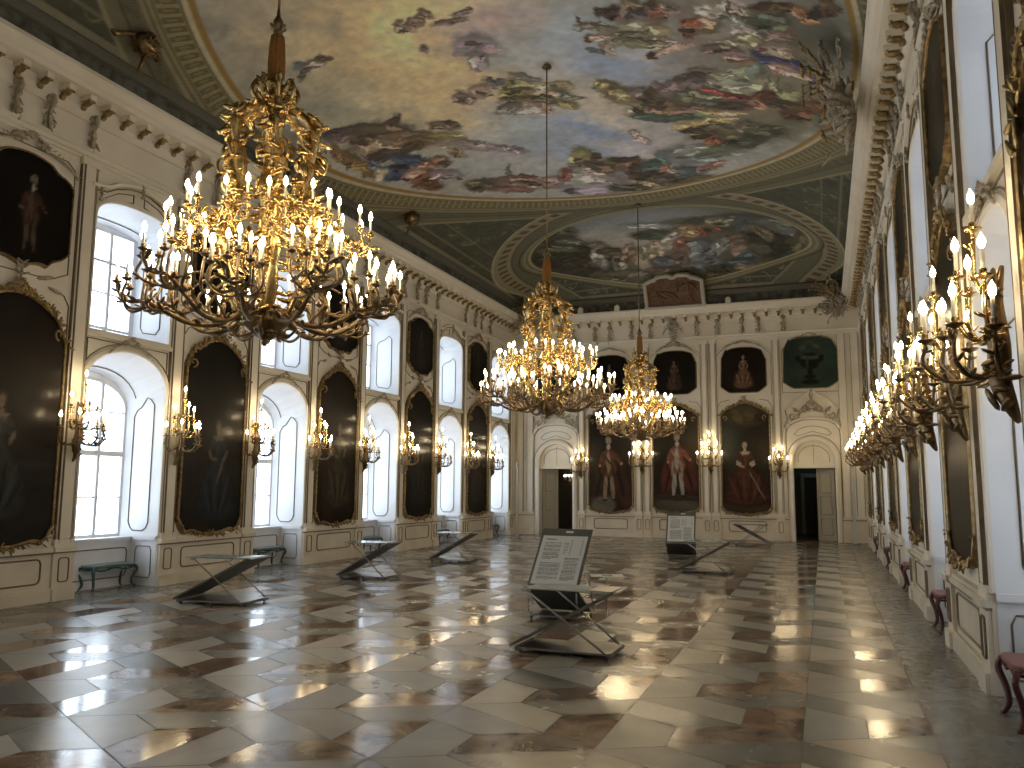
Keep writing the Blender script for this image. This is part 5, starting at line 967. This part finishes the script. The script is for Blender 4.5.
def lady(cx,y0,h,dress,dark,skin=(190,158,132),lean=0,wide=1.0,sash=None):
    """a standing figure in a wide gown, in units of its own height"""
    lt=tuple(min(255,int(c*1.3)) for c in dress);W=wide;I=[]
    for y,rx,ry in ((.50,.13,.12),(.38,.20,.16),(.24,.27,.20),(.12,.31,.14)): I.append((0,y,rx*W*1.12,ry*1.08,0,dark,.3))
    for y,rx,ry in ((.52,.10,.10),(.40,.17,.15),(.26,.24,.18),(.13,.28,.12)): I.append((0,y,rx*W,ry,0,dress,.3))
    for x,an,c in ((-.16,-22,lt),(-.09,-12,dark),(-.02,-3,lt),(.06,8,dark),(.13,18,lt),(.20,26,dark)): I.append((x*W,.26,.018,.20,-an*-1 if False else -an,c,.45))
    I+=[(0,.70,.062,.105,0,dress,.3),(0,.66,.02,.10,0,lt,.4),(0,.805,.080,.032,0,skin,.3),(0,.85,.022,.04,0,skin,.3),(-.085,.74,.032,.075,-14,dress,.3),(.085,.74,.032,.075,14,dress,.3),(-.105,.64,.018,.055,25,skin,.3),(.115,.64,.018,.06,-18,skin,.3),(-.055,.60,.05,.016,-15,skin,.3),(.02,.775,.05,.012,0,lt,.3)]
    I+=[(0,.948,.050,.058,0,(70,58,48),.3),(0,.925,.036,.048,0,skin,.3),(.012,.905,.012,.006,0,(150,90,80),.3)]
    for sx in (-.013,.015): I.append((sx,.932,.006,.004,0,(60,44,36),.3))
    if sash: I.append((.05,.5,.018,.16,-20,sash,.3))
    return [('F',cx,y0,h,*q) for q in I]
def lord(cx,y0,h,coat,dark,legs=(190,184,168),skin=(186,150,124),cloak=None):
    I=[]
    if cloak:
        d2=tuple(int(c*.6) for c in cloak)
        I+=[(.15,.42,.13,.36,12,cloak,.35),(-.13,.36,.11,.30,-12,cloak,.35),(.17,.35,.025,.30,14,d2,.4),(-.14,.3,.022,.24,-14,d2,.4),(0,.55,.16,.26,0,d2,.4)]
    I+=[(-.05,.22,.032,.20,-4,legs,.3),(.06,.22,.032,.20,6,legs,.3),(-.065,.02,.045,.016,0,(40,30,24),.3),(.09,.02,.045,.016,0,(40,30,24),.3)]
    I+=[(0,.50,.125,.13,0,coat,.3),(0,.66,.095,.15,0,coat,.3),(0,.60,.035,.17,0,legs,.35),(-.11,.66,.032,.11,-16,coat,.3),(.13,.66,.032,.11,30,coat,.3),(-.14,.55,.02,.022,0,skin,.3),(.20,.58,.02,.022,0,skin,.3),(-.07,.45,.02,.12,-8,dark,.4),(.07,.45,.02,.12,8,dark,.4)]
    I+=[(0,.83,.03,.04,0,(190,182,166),.3),(0,.94,.050,.058,0,(150,140,126),.3),(0,.92,.036,.048,0,skin,.3),(.006,.90,.012,.005,0,(140,84,72),.3)]
    for sx in (-.013,.014): I.append((sx,.928,.006,.004,0,(56,40,32),.3))
    I.append((-.0,.62,.016,.15,38,dark,.35))
    return [('F',cx,y0,h,*q) for q in I]
def urn():
    g=(62,78,72);d=(30,34,30);l=(96,104,90)
    return [(0,.12,.34,.10,0,d,.25),(0,.22,.22,.10,0,d,.25),(0,.32,.10,.22,0,d,.25),(0,.52,.36,.32,0,d,.25),(0,.60,.40,.08,0,l,.4),(-.1,.5,.06,.25,0,g,.4),(0,.66,.22,.06,0,d,.3),(-.42,.58,.10,.16,30,d,.3),(.42,.58,.10,.16,-30,d,.3),(0,.82,.40,.10,0,g,.4),(-.25,.8,.16,.09,30,l,.4),(.25,.82,.16,.09,-30,(110,104,84),.4),(0,.9,.14,.1,0,(90,96,80),.4)]
def topL(a): # tall pictures: stepped arched head
    return .13*(a/.5)**2 if a<.5 else .13+.10*((a-.5)/.2) if a<.7 else .23+.40*((a-.7)/.3)**1.6
def botL(a): return 0 if a<.25 else .05*((a-.25)/.25) if a<.5 else .05+.02*math.sin((a-.5)*12) if a<.8 else .06+.22*((a-.8)/.2)**1.8
def topU(a): return .07*(a/.5)**2 if a<.5 else .07+.10*((a-.5)/.14) if a<.64 else .17+.14*((a-.64)/.36)**2.2
def botU(a): return .05*(a/.2) if a<.2 else .05+.03*math.sin((a-.2)*8) if a<.55 else .06+.12*((a-.55)/.12) if a<.67 else .18+.16*((a-.67)/.33)**2
def topF(a): return .10*(a/.4)**2 if a<.4 else .10+.12*((a-.4)/.3) if a<.7 else .22+.20*((a-.7)/.3)**1.2
def botF(a): return 0 if a<.2 else .05*((a-.2)/.3) if a<.5 else .05+.03*((a-.5)/.3) if a<.8 else .08+.16*((a-.8)/.2)**1.6
FP=[(.0,-.02),(.0,.07),(.018,.085),(.04,.06),(.055,.0)]
def picture(T,side,name,c,w,zb,zt,tf,bf,P,label,crest_=True,seed=1,group=None,nu=44,nv=90,fk=1.0,d=.05):
    loc=T(c,0,zb)
    e=empty(name,loc,0,label,'painting',group)
    TT=lambda s,dd,z:tuple(a-b for a,b in zip(T(s,dd,z),loc))
    o,out=canvas(TT,'canvas',e,c,w,zb,zt,tf,bf,P,nu,nv,d)
    m=MB(TT);m.sweep(out,[(o_*fk,dd) for o_,dd in FP]+[(0,-.0)],True)
    R=random.Random(seed)
    m.build('frame','gold2',e)
    if crest_:
        g=MB(TT);H=zt-zb;K=1.25 if T is TL else .95
        crest(g,c,zt-.04,w*.66,.20*crest_*K,.08,R,.9*crest_)
        ft=MB(TT)
        for i in range(0,len(out)):
            s,z=out[i];up_=z>zt-.85;dn_=z<zb+.36
            if not(up_ or dn_): continue
            a=math.atan2(z-(zt-.9),s-c) if up_ else math.atan2(z-(zb+.9),s-c)
            for q in range(3 if up_ else 2):
                aa=a+R.uniform(-1.1,1.1);leaf(g if up_ else ft,s+R.uniform(-.03,.03),z+R.uniform(-.03,.03),aa,R.uniform(.06,.13)*(1.2 if up_ else .85),.09+R.uniform(0,.03),.45)
        for sg in (1,-1):
            scroll(ft,spiral((c+sg*.07,zb-.01),.07,.015,PI/2,PI/2+sg*6,10),.07,.016)
            scroll(g,spiral((c+sg*w*.84,zt-.50),.10,.02,-PI/2,-PI/2+sg*-6,10),.08,.02)
        leaf(ft,c,zb-.13,PI/2,.16,.08,.5)
        low=[(s,.07,z) for s,z in out[:len(out)//2+4] if z<zb+.36];low=[q for i,q in enumerate(low) if i==0 or q[0]>low[i-1][0]-.001]
        if len(low)>3: ft.tube(low,.024,5)
        ft.build('carved_foot','gold2',e)
        g.build('carved_crest','gold2',e)
    return e
# far wall, left to right
stone=(110,100,84)
red=(104,42,36)
P1=painter(3,(52,46,38),[(.0,.10,1.0,.12,0,(92,84,70),.5),(-.35,.06,.55,.16,0,(120,110,92),.3),(.55,.30,.35,.9,0,(46,32,26),.5),(.6,.22,.3,.35,10,(92,50,38),.4),(0,.8,.8,.6,0,(40,38,32),1),(.4,.85,.4,.4,0,(58,50,38),.6)]+lord(-.08,.10,.62,(112,66,44),(80,52,36),(168,136,104),cloak=(74,46,32)),1.0)
P2=painter(4,(48,42,34),[(0,.06,1.0,.2,0,(104,98,82),.4),(0,.14,1.1,.06,0,(70,62,50),.4),(-.6,.7,.3,.9,0,(40,34,28),.6),(.6,.75,.4,.5,0,(66,52,36),.7)]+lord(.06,.14,.60,(150,86,66),(176,150,120),(188,180,164),cloak=(112,50,42)),1.0)
P3=painter(5,(50,44,36),[(0,.03,1.1,.2,0,(76,62,42),.4),(-.5,.6,.4,.9,10,(58,62,58),.8),(.1,.92,.9,.25,0,(84,72,46),.35),(-.3,.88,.2,.14,30,(112,96,60),.4),(.2,.90,.25,.12,0,(104,88,56),.4),(.6,.86,.2,.12,-20,(66,56,38),.4)]+lady(-.02,.08,.58,(92,50,36),(60,34,28),(196,172,150),wide=1.15)+[('F',-.02,.08,.56,-.10,.66,.04,.03,0,(196,182,160),.3),('F',-.02,.08,.56,.11,.66,.045,.04,0,(196,182,160),.3),('F',-.02,.08,.56,.17,.32,.012,.26,28,(150,130,100),.3)],1.0)
for c,P,l,s in ((PF[0],P1,'tall far-wall portrait of a person in brown coat beside the left doorway',1),(PF[1],P2,'tall middle far-wall portrait of a person in red cloak and white hose',2),(PF[2],P3,'tall right far-wall portrait of a person in a wide red-brown gown',3)):
    picture(TF,'far','portrait_painting',c,.81,.88,4.72,topF,botF,P,l,.8,s,'tall portraits on the far wall',70,150)
dk=(26,22,19)
F1=painter(6,dk,lady(0,.12,.66,(58,50,44),(40,34,30),(120,98,82),wide=.8),1)
F2=painter(7,(30,26,22),lady(0,.10,.68,(92,70,56),(58,46,38),(150,118,98),wide=.8)+[(.2,.3,.1,.3,0,(84,48,40),.4)],1)
F3=painter(8,(36,27,22),lady(0,.10,.74,(132,92,72),(84,56,44),(176,144,120),wide=.9),1)
F4=painter(9,(58,74,68),urn(),1.0);F0=painter(10,(54,70,66),urn(),1.0)
for c,P,l,s,w,z0,z1 in ((DX[0],F0,'grey-green painting of an urn above the left far doorway',11,.82,5.16,6.86),(PF[0],F1,'small dark half-hidden portrait above the left far portrait',12,.75,5.12,6.66),(PF[1],F2,'small dark portrait above the middle far portrait',13,.77,5.12,6.70),(PF[2],F3,'small dark portrait of a seated person above the right far portrait',14,.76,5.10,6.70),(DX[1],F4,'grey-green painting of an urn above the right far doorway',15,.87,5.18,6.94)):
    picture(TF,'far','upper_painting',c,w,z0,z1,(lambda a:.10*a*a if a<.45 else .02+.08*(a-.45)/.3 if a<.75 else .044+.42*((a-.75)/.25)**1.2),(lambda a:.02 if a<.6 else .02+.22*((a-.6)/.4)**1.3),P,l,0,s,'upper pictures on the far wall',44,50,.6)
# side walls
def cols(seed):
    R=random.Random(seed);base=R.choice([(52,56,60),(46,60,64),(58,48,42),(54,52,44),(50,44,50)])
    return base
def dim(c,k): return tuple(int(x*k) for x in c)
Lp=[None,
 painter(20,(34,27,21),[(0,.10,1.1,.25,0,(44,36,28),.5),(0,.22,1.1,.02,0,(26,20,16),.4),(.1,.32,.9,.04,0,(50,42,32),.4),(.55,.8,.3,.9,-20,(44,34,24),.7)]+lady(-.15,.10,.50,(56,58,54),(34,36,36),(126,108,90),wide=.9),1),
 painter(21,(28,24,20),[(-.5,.12,.3,.8,20,(44,34,28),.5)]+lady(.14,.06,.53,(40,50,58),(24,28,32),(120,104,88),wide=.9,sash=(110,100,86)),1),
 painter(22,(30,25,20),[(-.4,.2,.3,.5,0,(62,34,26),.5)]+lady(.1,.10,.56,(70,60,48),(40,36,30),(120,100,82),wide=.85),1),
 painter(23,(27,24,20),lady(0,.10,.56,(46,46,42),(28,28,26),(104,88,72),wide=.85),1),
 painter(24,(30,25,20),lady(0,.10,.58,(64,52,44),(36,32,28),(112,92,74),wide=.9),1)]
wordsL=['nearest tall dark portrait on the left wall, cut by the photo edge','tall portrait of a person in blue-black gown, left wall behind the nearest chandelier','third tall dark portrait along the left wall','fourth tall dark portrait along the left wall','last and smallest-looking tall dark portrait on the left wall']
for i,c in enumerate(PL[1:] if False else PL):
    if i==0: continue
    first=i==1
    picture(TL,'left','portrait_painting',c,.84,.86,4.56,topL,botL,Lp[i],wordsL[i-1],1.0,30+i,'tall portraits on the left wall',50,110)
    U=painter(40+i,(24,20,17),(lord(.12 if first else 0,.10,.72,(84,52,40),(90,74,56),(104,84,66),(128,104,86)) if first else lady(0,.1,.7,(52,42,34),(34,28,24),(100,80,66),wide=.8)),1)
    lab=['upper dark portrait of a person in brown coat, top left corner','upper dark portrait on the left wall hidden behind the nearest chandelier','upper dark portrait on the left wall, third from the camera','upper dark portrait on the left wall, fourth from the camera','upper dark portrait on the left wall nearest the far corner'][i-1]
    picture(TL,'left','upper_painting',c,.78,5.02,6.72,topU,botU,U,lab,0,50+i,'upper pictures on the left wall',40,44,.7)
for i,c in enumerate(PR):
    P=painter(60+i,(34,31,26),lady(0,.1,.56,(58,52,44),(38,35,30),(112,96,80),wide=.9),1)
    picture(TR,'right','portrait_painting',c,.84,1.02,4.60,topL,botL,P,'tall dark portrait on the right wall, %s from the camera'%ORD[i],1.0,70+i,'tall portraits on the right wall',36,80)
    U=painter(80+i,(28,24,20),lady(0,.1,.7,(52,42,34),(34,28,24),(100,80,66),wide=.8),1)
    picture(TR,'right','upper_painting',c,.78,5.05,6.78,topU,botU,U,'upper dark portrait on the right wall, %s from the camera'%ORD[i],0,90+i,'upper pictures on the right wall',36,44,.7)
# ================= information stands, stools, posts =================
def stand_base(e,w,l,m=None):
    m=MB();m.box((-l/2,-w/2,.045),(l/2,w/2,.065));m.box((-l/2,-w/2,.03),(-l/2+.03,w/2,.07));m.box((l/2-.03,-w/2,.03),(l/2,w/2,.07));m.build('base_plate','steel',e)
    for x in (-l/2+.05,0,l/2-.05):
        for y in (-w/2+.04,w/2-.04):
            c=MB();c.tube([(x,y-.012,.022),(x,y+.012,.022)],.022,8);c.tube([(x,y,.022),(x,y,.05)],.008,5);c.build('castor','dark',e)
def stand_X(loc,rz,label,L=1.0,W=.66,H=.67,RO=(.28,.28,.06)):
    """inclined information panel from the floor up to a narrow glass shelf, crossed by two rods"""
    e=empty('information_stand',loc,rz,label,'information stand','low folding information stands on the marble floor')
    stand_base(e,W,L)
    m=MB();a=(-L/2-.06,.06);b=(L/2+.02,H)
    m.add([(a[0],-W/2,a[1]),(a[0],W/2,a[1]),(b[0],W/2,b[1]),(b[0],-W/2,b[1]),(a[0],-W/2,a[1]+.03),(a[0],W/2,a[1]+.03),(b[0],W/2,b[1]+.03),(b[0],-W/2,b[1]+.03)],[(3,2,1,0),(4,5,6,7),(0,1,5,4),(1,2,6,5),(2,3,7,6),(3,0,4,7)])
    m.build('inclined_panel','panel',e)
    m=MB();m.box((-L/2+.08,-W/2+.05,H+.005),(L/2+.06,W/2-.05,H+.018));m.build('glass_shelf','shelfglass',e)
    m=MB();m.box((L/2-.25,-W/2+.05,H+.018),(L/2+.06,W/2-.05,H+.024));m.build('shelf_edge','steel',e)
    for y,x0,x1 in ((-W/2-.01,-L/2+RO[0],L/2-.05),(W/2+.01,-L/2+RO[1],L/2-RO[2])):
        m=MB();m.tube([(x0,y,H),(x1,y,.06)],.012,6);m.tube([(x0-.06,y,H+.0),(x0+.04,y,H)],.014,6);m.build('diagonal_rod','steel',e)
    return e
M['shelfglass']=mat('frosted_shelf',(.32,.36,.35),.15)
def text_mesh(w,h,seed):
    nu,nv=90,130;R=random.Random(seed)
    u=np.linspace(0,1,nu);v=np.linspace(0,1,nv);U,V=np.meshgrid(u,v);C=np.zeros((nu*nv,3));C[:]=lin((196,198,196))
    U=U.ravel();V=V.ravel()
    def block(x0,x1,y0,y1,lines,col=(120,122,122)):
        for k in range(lines):
            y=y1-(y1-y0)*(k+.5)/lines;L=x1 if k<lines-1 else x0+(x1-x0)*.6
            mm=(np.abs(V-y)<(y1-y0)/lines*.28)&(U>x0)&(U<L)&(vnoise(U*70,V*200,seed+k)>.25);C[mm]=lin(col)
    block(.08,.50,.90,.945,1,(90,90,92));block(.08,.45,.50,.86,14);block(.52,.62,.62,.86,8,(140,142,142));block(.08,.55,.08,.44,14);block(.60,.92,.08,.55,16)
    mm=(U>.66)&(U<.93)&(V>.60)&(V<.93)&(np.abs(np.abs(U-.795)/.13-.9)+0<.1);C[mm]=lin((150,152,150))
    X=(U-.5)*w;Y=V*h
    idx=np.arange(nu*nv).reshape(nv,nu);F=np.stack([idx[:-1,:-1],idx[:-1,1:],idx[1:,1:],idx[1:,:-1]],-1).reshape(-1,4)
    return X,Y,F,C
def stand_board(loc,rz,label,W=.62,H=.62,BH=.60,seed=1):
    """stand seen from the front: reclining text board over a shelf, dark panel slanting back to the base; front is -y"""
    e=empty('information_stand',loc,rz,label,'information stand','low folding information stands on the marble floor')
    m=MB();m.box((-W/2+.03,-.30,.045),(W/2-.03,.42,.06));m.build('base_plate','steel',e)
    for x in (-W/2+.06,W/2-.06):
        for y in (-.26,.38):
            c=MB();c.tube([(x-.012,y,.022),(x+.012,y,.022)],.022,8);c.tube([(x,y,.022),(x,y,.05)],.008,5);c.build('castor','dark',e)
    def slab(name,mt,y0,z0,y1,z1,w,t,off=(0,0),w2=None):
        m=MB();dy,dz=y1-y0,z1-z0;l=math.hypot(dy,dz);ny,nz=-dz/l*t,dy/l*t;w2=w2 or w
        m.add([(-w/2,y0,z0),(w/2,y0,z0),(w2/2,y1,z1),(-w2/2,y1,z1),(-w/2,y0-ny,z0-nz),(w/2,y0-ny,z0-nz),(w2/2,y1-ny,z1-nz),(-w2/2,y1-ny,z1-nz)],[(0,1,2,3),(7,6,5,4),(4,5,1,0),(5,6,2,1),(6,7,3,2),(7,4,0,3)])
        return m.build(name,mt,e)
    slab('slanting_panel','panel',.22,.07,-.34,H-.02,W,.02,w2=W+.02)
    m=MB();m.box((-W/2-.05,-.36,H),(W/2+.02,.16,H+.012));m.build('glass_shelf','shelfglass',e)
    # board
    y0,z0=-.26,H+.02;ang=math.radians(52);dy,dz=math.cos(ang),math.sin(ang);ny,nz=-dz,dy
    slab('text_board_back','panel',y0,z0,y0+dy*BH,z0+dz*BH,W,.018)
    X,Y,F,C=text_mesh(W*.90,BH*.85,seed)
    V=[(x,y0+dy*(y+.015)+ny*.004,z0+dz*(y+.015)+nz*.004) for x,y in zip(X.tolist(),Y.tolist())]
    me=bpy.data.meshes.new('text_sheet');me.from_pydata(V,[],F.tolist());a=me.color_attributes.new('paint','FLOAT_COLOR','POINT')
    a.data.foreach_set('color',np.concatenate([C,np.ones((len(C),1))],1).ravel());me.materials.append(M['text']);me.update();link('text_sheet',me,e)
    m=MB();q=BH*.945;yy,zz=y0+dy*q+ny*.004,z0+dz*q+nz*.004
    m.add([(-.01,yy-dy*.02,zz-dz*.02),(.10,yy-dy*.02,zz-dz*.02),(.10,yy+dy*.01,zz+dz*.01),(-.01,yy+dy*.01,zz+dz*.01)],[(0,1,2,3)]);m.build('white_tab','winframe',e)
    for x in (-W/2+.02,W/2-.02):
        m=MB();m.tube([(x,y0+dy*BH*.55+.01,z0+dz*BH*.55),(x,.38,.06)],.009,6);m.tube([(x,-.30,H),(x,-.26,.06)],.008,6);m.build('support_rod','steel',e)
    return e
def P2(a,b): return ((a[0]+b[0])/2,(a[1]+b[1])/2)
stand_X((-8.56,10.36,0),.08,'nearest slanted dark information stand in the row along the left windows',1.15)
stand_X((-8.28,14.2,0),.08,'second slanted dark information stand in the left row, below the third portrait')
stand_X((-8.22,18.0,0),.08,'third slanted dark information stand in the left row, farthest from the camera')
stand_X((-2.62,8.75,0),-.02,'large crossed information stand on castors in the foreground centre',1.05,.58,.66,(.14,.20,.06))
stand_board((-3.42,10.95,0),-.08,'information stand with a reclining grey text board, foreground centre',.74,.43,.92,1)
stand_board((-3.42,21.2,0),.08,'information stand with a pale text board, before the right far portrait',.72,.40,.92,2)
stand_X((-2.35,17.9,0),-.12,'crossed thin-rod information stand just right of the farther text board',1.0,.6,.64,(.14,.2,.06))
stand_X((-2.1,26.6,0),PI-.1,'faint crossed information stand close to the far wall',1.0,.6,.64,(.14,.2,.06))
# small folded sheet lying on the nearest board stand's shelf side
e=empty('leaflet_tray',(-2.72,10.75,.60),.3,'pale square leaflet holder beside the foreground text board','leaflet holder')
m=MB();m.box((-.20,-.12,0),(.22,.14,.010));m.build('tray','winframe',e);m=MB();m.box((-.06,-.05,.010),(.08,.06,.014));m.build('leaflet','panel',e)
m=MB();m.tube([(.0,0,-.52),(0,0,0)],.008,6);m.lathe([(.07,-.60),(.07,-.585),(.01,-.575)],n=10);m.build('stem','steel',e)
def stool(name,loc,rz,label,Lx,Ly,H,mt,mtop,cat,group,rail=False):
    e=empty(name,loc,rz,label,cat,group)
    m=MB();o=[]
    n=20;pts=[(Lx/2*math.copysign(abs(math.cos(2*PI*k/n))**.35,math.cos(2*PI*k/n)),Ly/2*math.copysign(abs(math.sin(2*PI*k/n))**.35,math.sin(2*PI*k/n))) for k in range(n)]
    def ring(z,s): return [(p[0]*s,p[1]*s,z) for p in pts]
    V=ring(H-.05,.96)+ring(H-.035,1.0)+ring(H-.01,1.0)+ring(H,.95)
    m.add(V,[(i*n+k,i*n+(k+1)%n,(i+1)*n+(k+1)%n,(i+1)*n+k) for i in range(3) for k in range(n)]+[tuple(range(n))[::-1],tuple(range(3*n,4*n))])
    m.build('seat',mtop,e)
    m=MB()
    for sy in (1,-1): m.tube(bez([(-Lx/2+.05,sy*(Ly/2-.03),H-.07),(-Lx/4,sy*(Ly/2-.03),H-.10),(0,sy*(Ly/2-.03),H-.06),(Lx/4,sy*(Ly/2-.03),H-.10),(Lx/2-.05,sy*(Ly/2-.03),H-.07)],4),.014,5)
    for sx in (1,-1): m.tube([(sx*(Lx/2-.04),-Ly/2+.04,H-.07),(sx*(Lx/2-.04),Ly/2-.04,H-.07)],.014,5)
    m.build('apron',mt,e)
    for sx in (1,-1):
        for sy in (1,-1):
            m=MB();x,y=sx*(Lx/2-.03),sy*(Ly/2-.03)
            p=bez([(x,y,H-.04),(x+sx*.035,y+sy*.03,H-.12),(x-sx*.01,y-sy*.01,H*.45),(x-sx*.03,y-sy*.02,H*.2),(x+sx*.01,y+sy*.01,.02),(x+sx*.035,y+sy*.02,.012)],4)
            m.tube(p,[.030-.014*k/len(p)+(.006 if k>len(p)-5 else 0) for k in range(len(p))],6);m.build('leg',mt,e)
    if rail:
        m=MB();m.tube(bez([(-Lx/2+.04,Ly/2-.02,H),(-Lx/2+.04,Ly/2,H+.16),(0,Ly/2+.01,H+.20),(Lx/2-.04,Ly/2,H+.16),(Lx/2-.04,Ly/2-.02,H)],5),.008,5);m.build('back_rail','brass',e)
    return e
for k,c in enumerate(WL[2:]):
    stool('window_bench',(XL-.45,c+(.28 if k==0 else .22),0),PI/2,['green bench with curved legs under the nearest left window','green bench with curved legs under the second left window','green bench with curved legs under the third left window','green bench with curved legs under the fourth left window','green bench with curved legs under the last left window before the corner'][k],.92,.36,.42,'green','greentop','bench','green benches under the left windows')
for k,y in enumerate((7.42,11.82,16.2,20.5,24.85)):
    stool('red_stool',(XR+.07,y,0),-PI/2,'red curved-leg stool by the right wall, %s from the camera'%ORD[k],.62,.36,.47,'red','redtop','stool','red stools along the right wall',True)
for loc,l in (((-10.09,27.31,0),'slender pale metal post standing near the far left corner'),((.88,28.6,0),'slender pale metal post standing near the far right corner')):
    e=empty('light_post',loc,0,l,'post')
    m=MB();m.lathe([(.16,0),(.16,.02),(.03,.03)],n=14);m.build('base','steel',e)
    m=MB();m.box((-.045,-.03,.02),(.045,.03,2.45));m.lathe([(.05,2.45),(.05,2.6),(.03,2.63)],n=10);m.build('shaft','post',e)
# exit light inside the right far doorway
m=MB();m.box((-.22,-.02,-.03),(.1,.02,.035));o=m.build('exit_sign','exit',loc=(-.55,YF+3.9,2.62));tag(o,'small greenish lit exit sign inside the right far doorway','sign')
e=empty('room_chandelier',(-9.6,YF+2.5,1.95),0,'small lit candelabrum seen through the left far doorway','candelabrum')
m=MB();m.tube([(0,0,.1),(0,0,1.35)],.01,6);m.lathe([(.02,-.1),(.06,-.03),(.03,.05),(.02,.2)],n=8);m.build('stem','bronze',e)
for i in range(6):
    a=PI*i/3;m=MB();p=bez([rad(.03,a,0),rad(.15,a,-.07),rad(.24,a,.0),rad(.24,a,.07)],4);m.tube(p,.009,5);pan(m,rad(.24,a,.12),.03);m.build('candle_arm','bronze',e);candle(e,rad(.24,a,.12))
# ================= light and camera =================
W=bpy.data.worlds.new('overcast_sky');bpy.context.scene.world=W;W.use_nodes=True
bg=W.node_tree.nodes['Background'];bg.inputs[0].default_value=(.76,.87,1.0,1);bg.inputs[1].default_value=WORLD
def portal(x,y,z,sx,sz,side):
    l=bpy.data.lights.new('window_portal','AREA');l.shape='RECTANGLE';l.size=sx;l.size_y=sz;l.cycles.is_portal=True
    o=bpy.data.objects.new('window_portal',l);COL.objects.link(o);o.location=(x,y,z);o.rotation_euler=(PI/2,0,-PI/2 if side>0 else PI/2)
for X0,side,wins in ((XL-.96,1,WL),(XR+.96,-1,WR)):
    for c in wins:
        portal(X0,c,2.24,1.78,2.84,side);portal(X0,c,5.41,1.72,1.86,side)
cam=bpy.data.cameras.new('camera');co=bpy.data.objects.new('camera',cam);COL.objects.link(co)
cam.sensor_fit='HORIZONTAL';cam.sensor_width=36;cam.lens=36*820.8/1024;cam.clip_start=.05;cam.clip_end=200
co.matrix_world=Matrix.Translation((0,0,1.75))@Matrix.Rotation(.361,4,'Z')@Matrix.Rotation(PI/2+.1254,4,'X')@Matrix.Rotation(.0055,4,'Z')
sc=bpy.context.scene;sc.camera=co
sc.view_settings.view_transform='Standard';sc.view_settings.look='None';sc.view_settings.gamma=1;sc.view_settings.use_curve_mapping=False
sc.view_settings.exposure=EXPO
cy=sc.cycles;cy.use_denoising=True;cy.max_bounces=8;cy.diffuse_bounces=5;cy.glossy_bounces=4;cy.transparent_max_bounces=8;cy.transmission_bounces=2
cy.caustics_reflective=False;cy.caustics_refractive=False;cy.sample_clamp_indirect=6;cy.use_light_tree=True
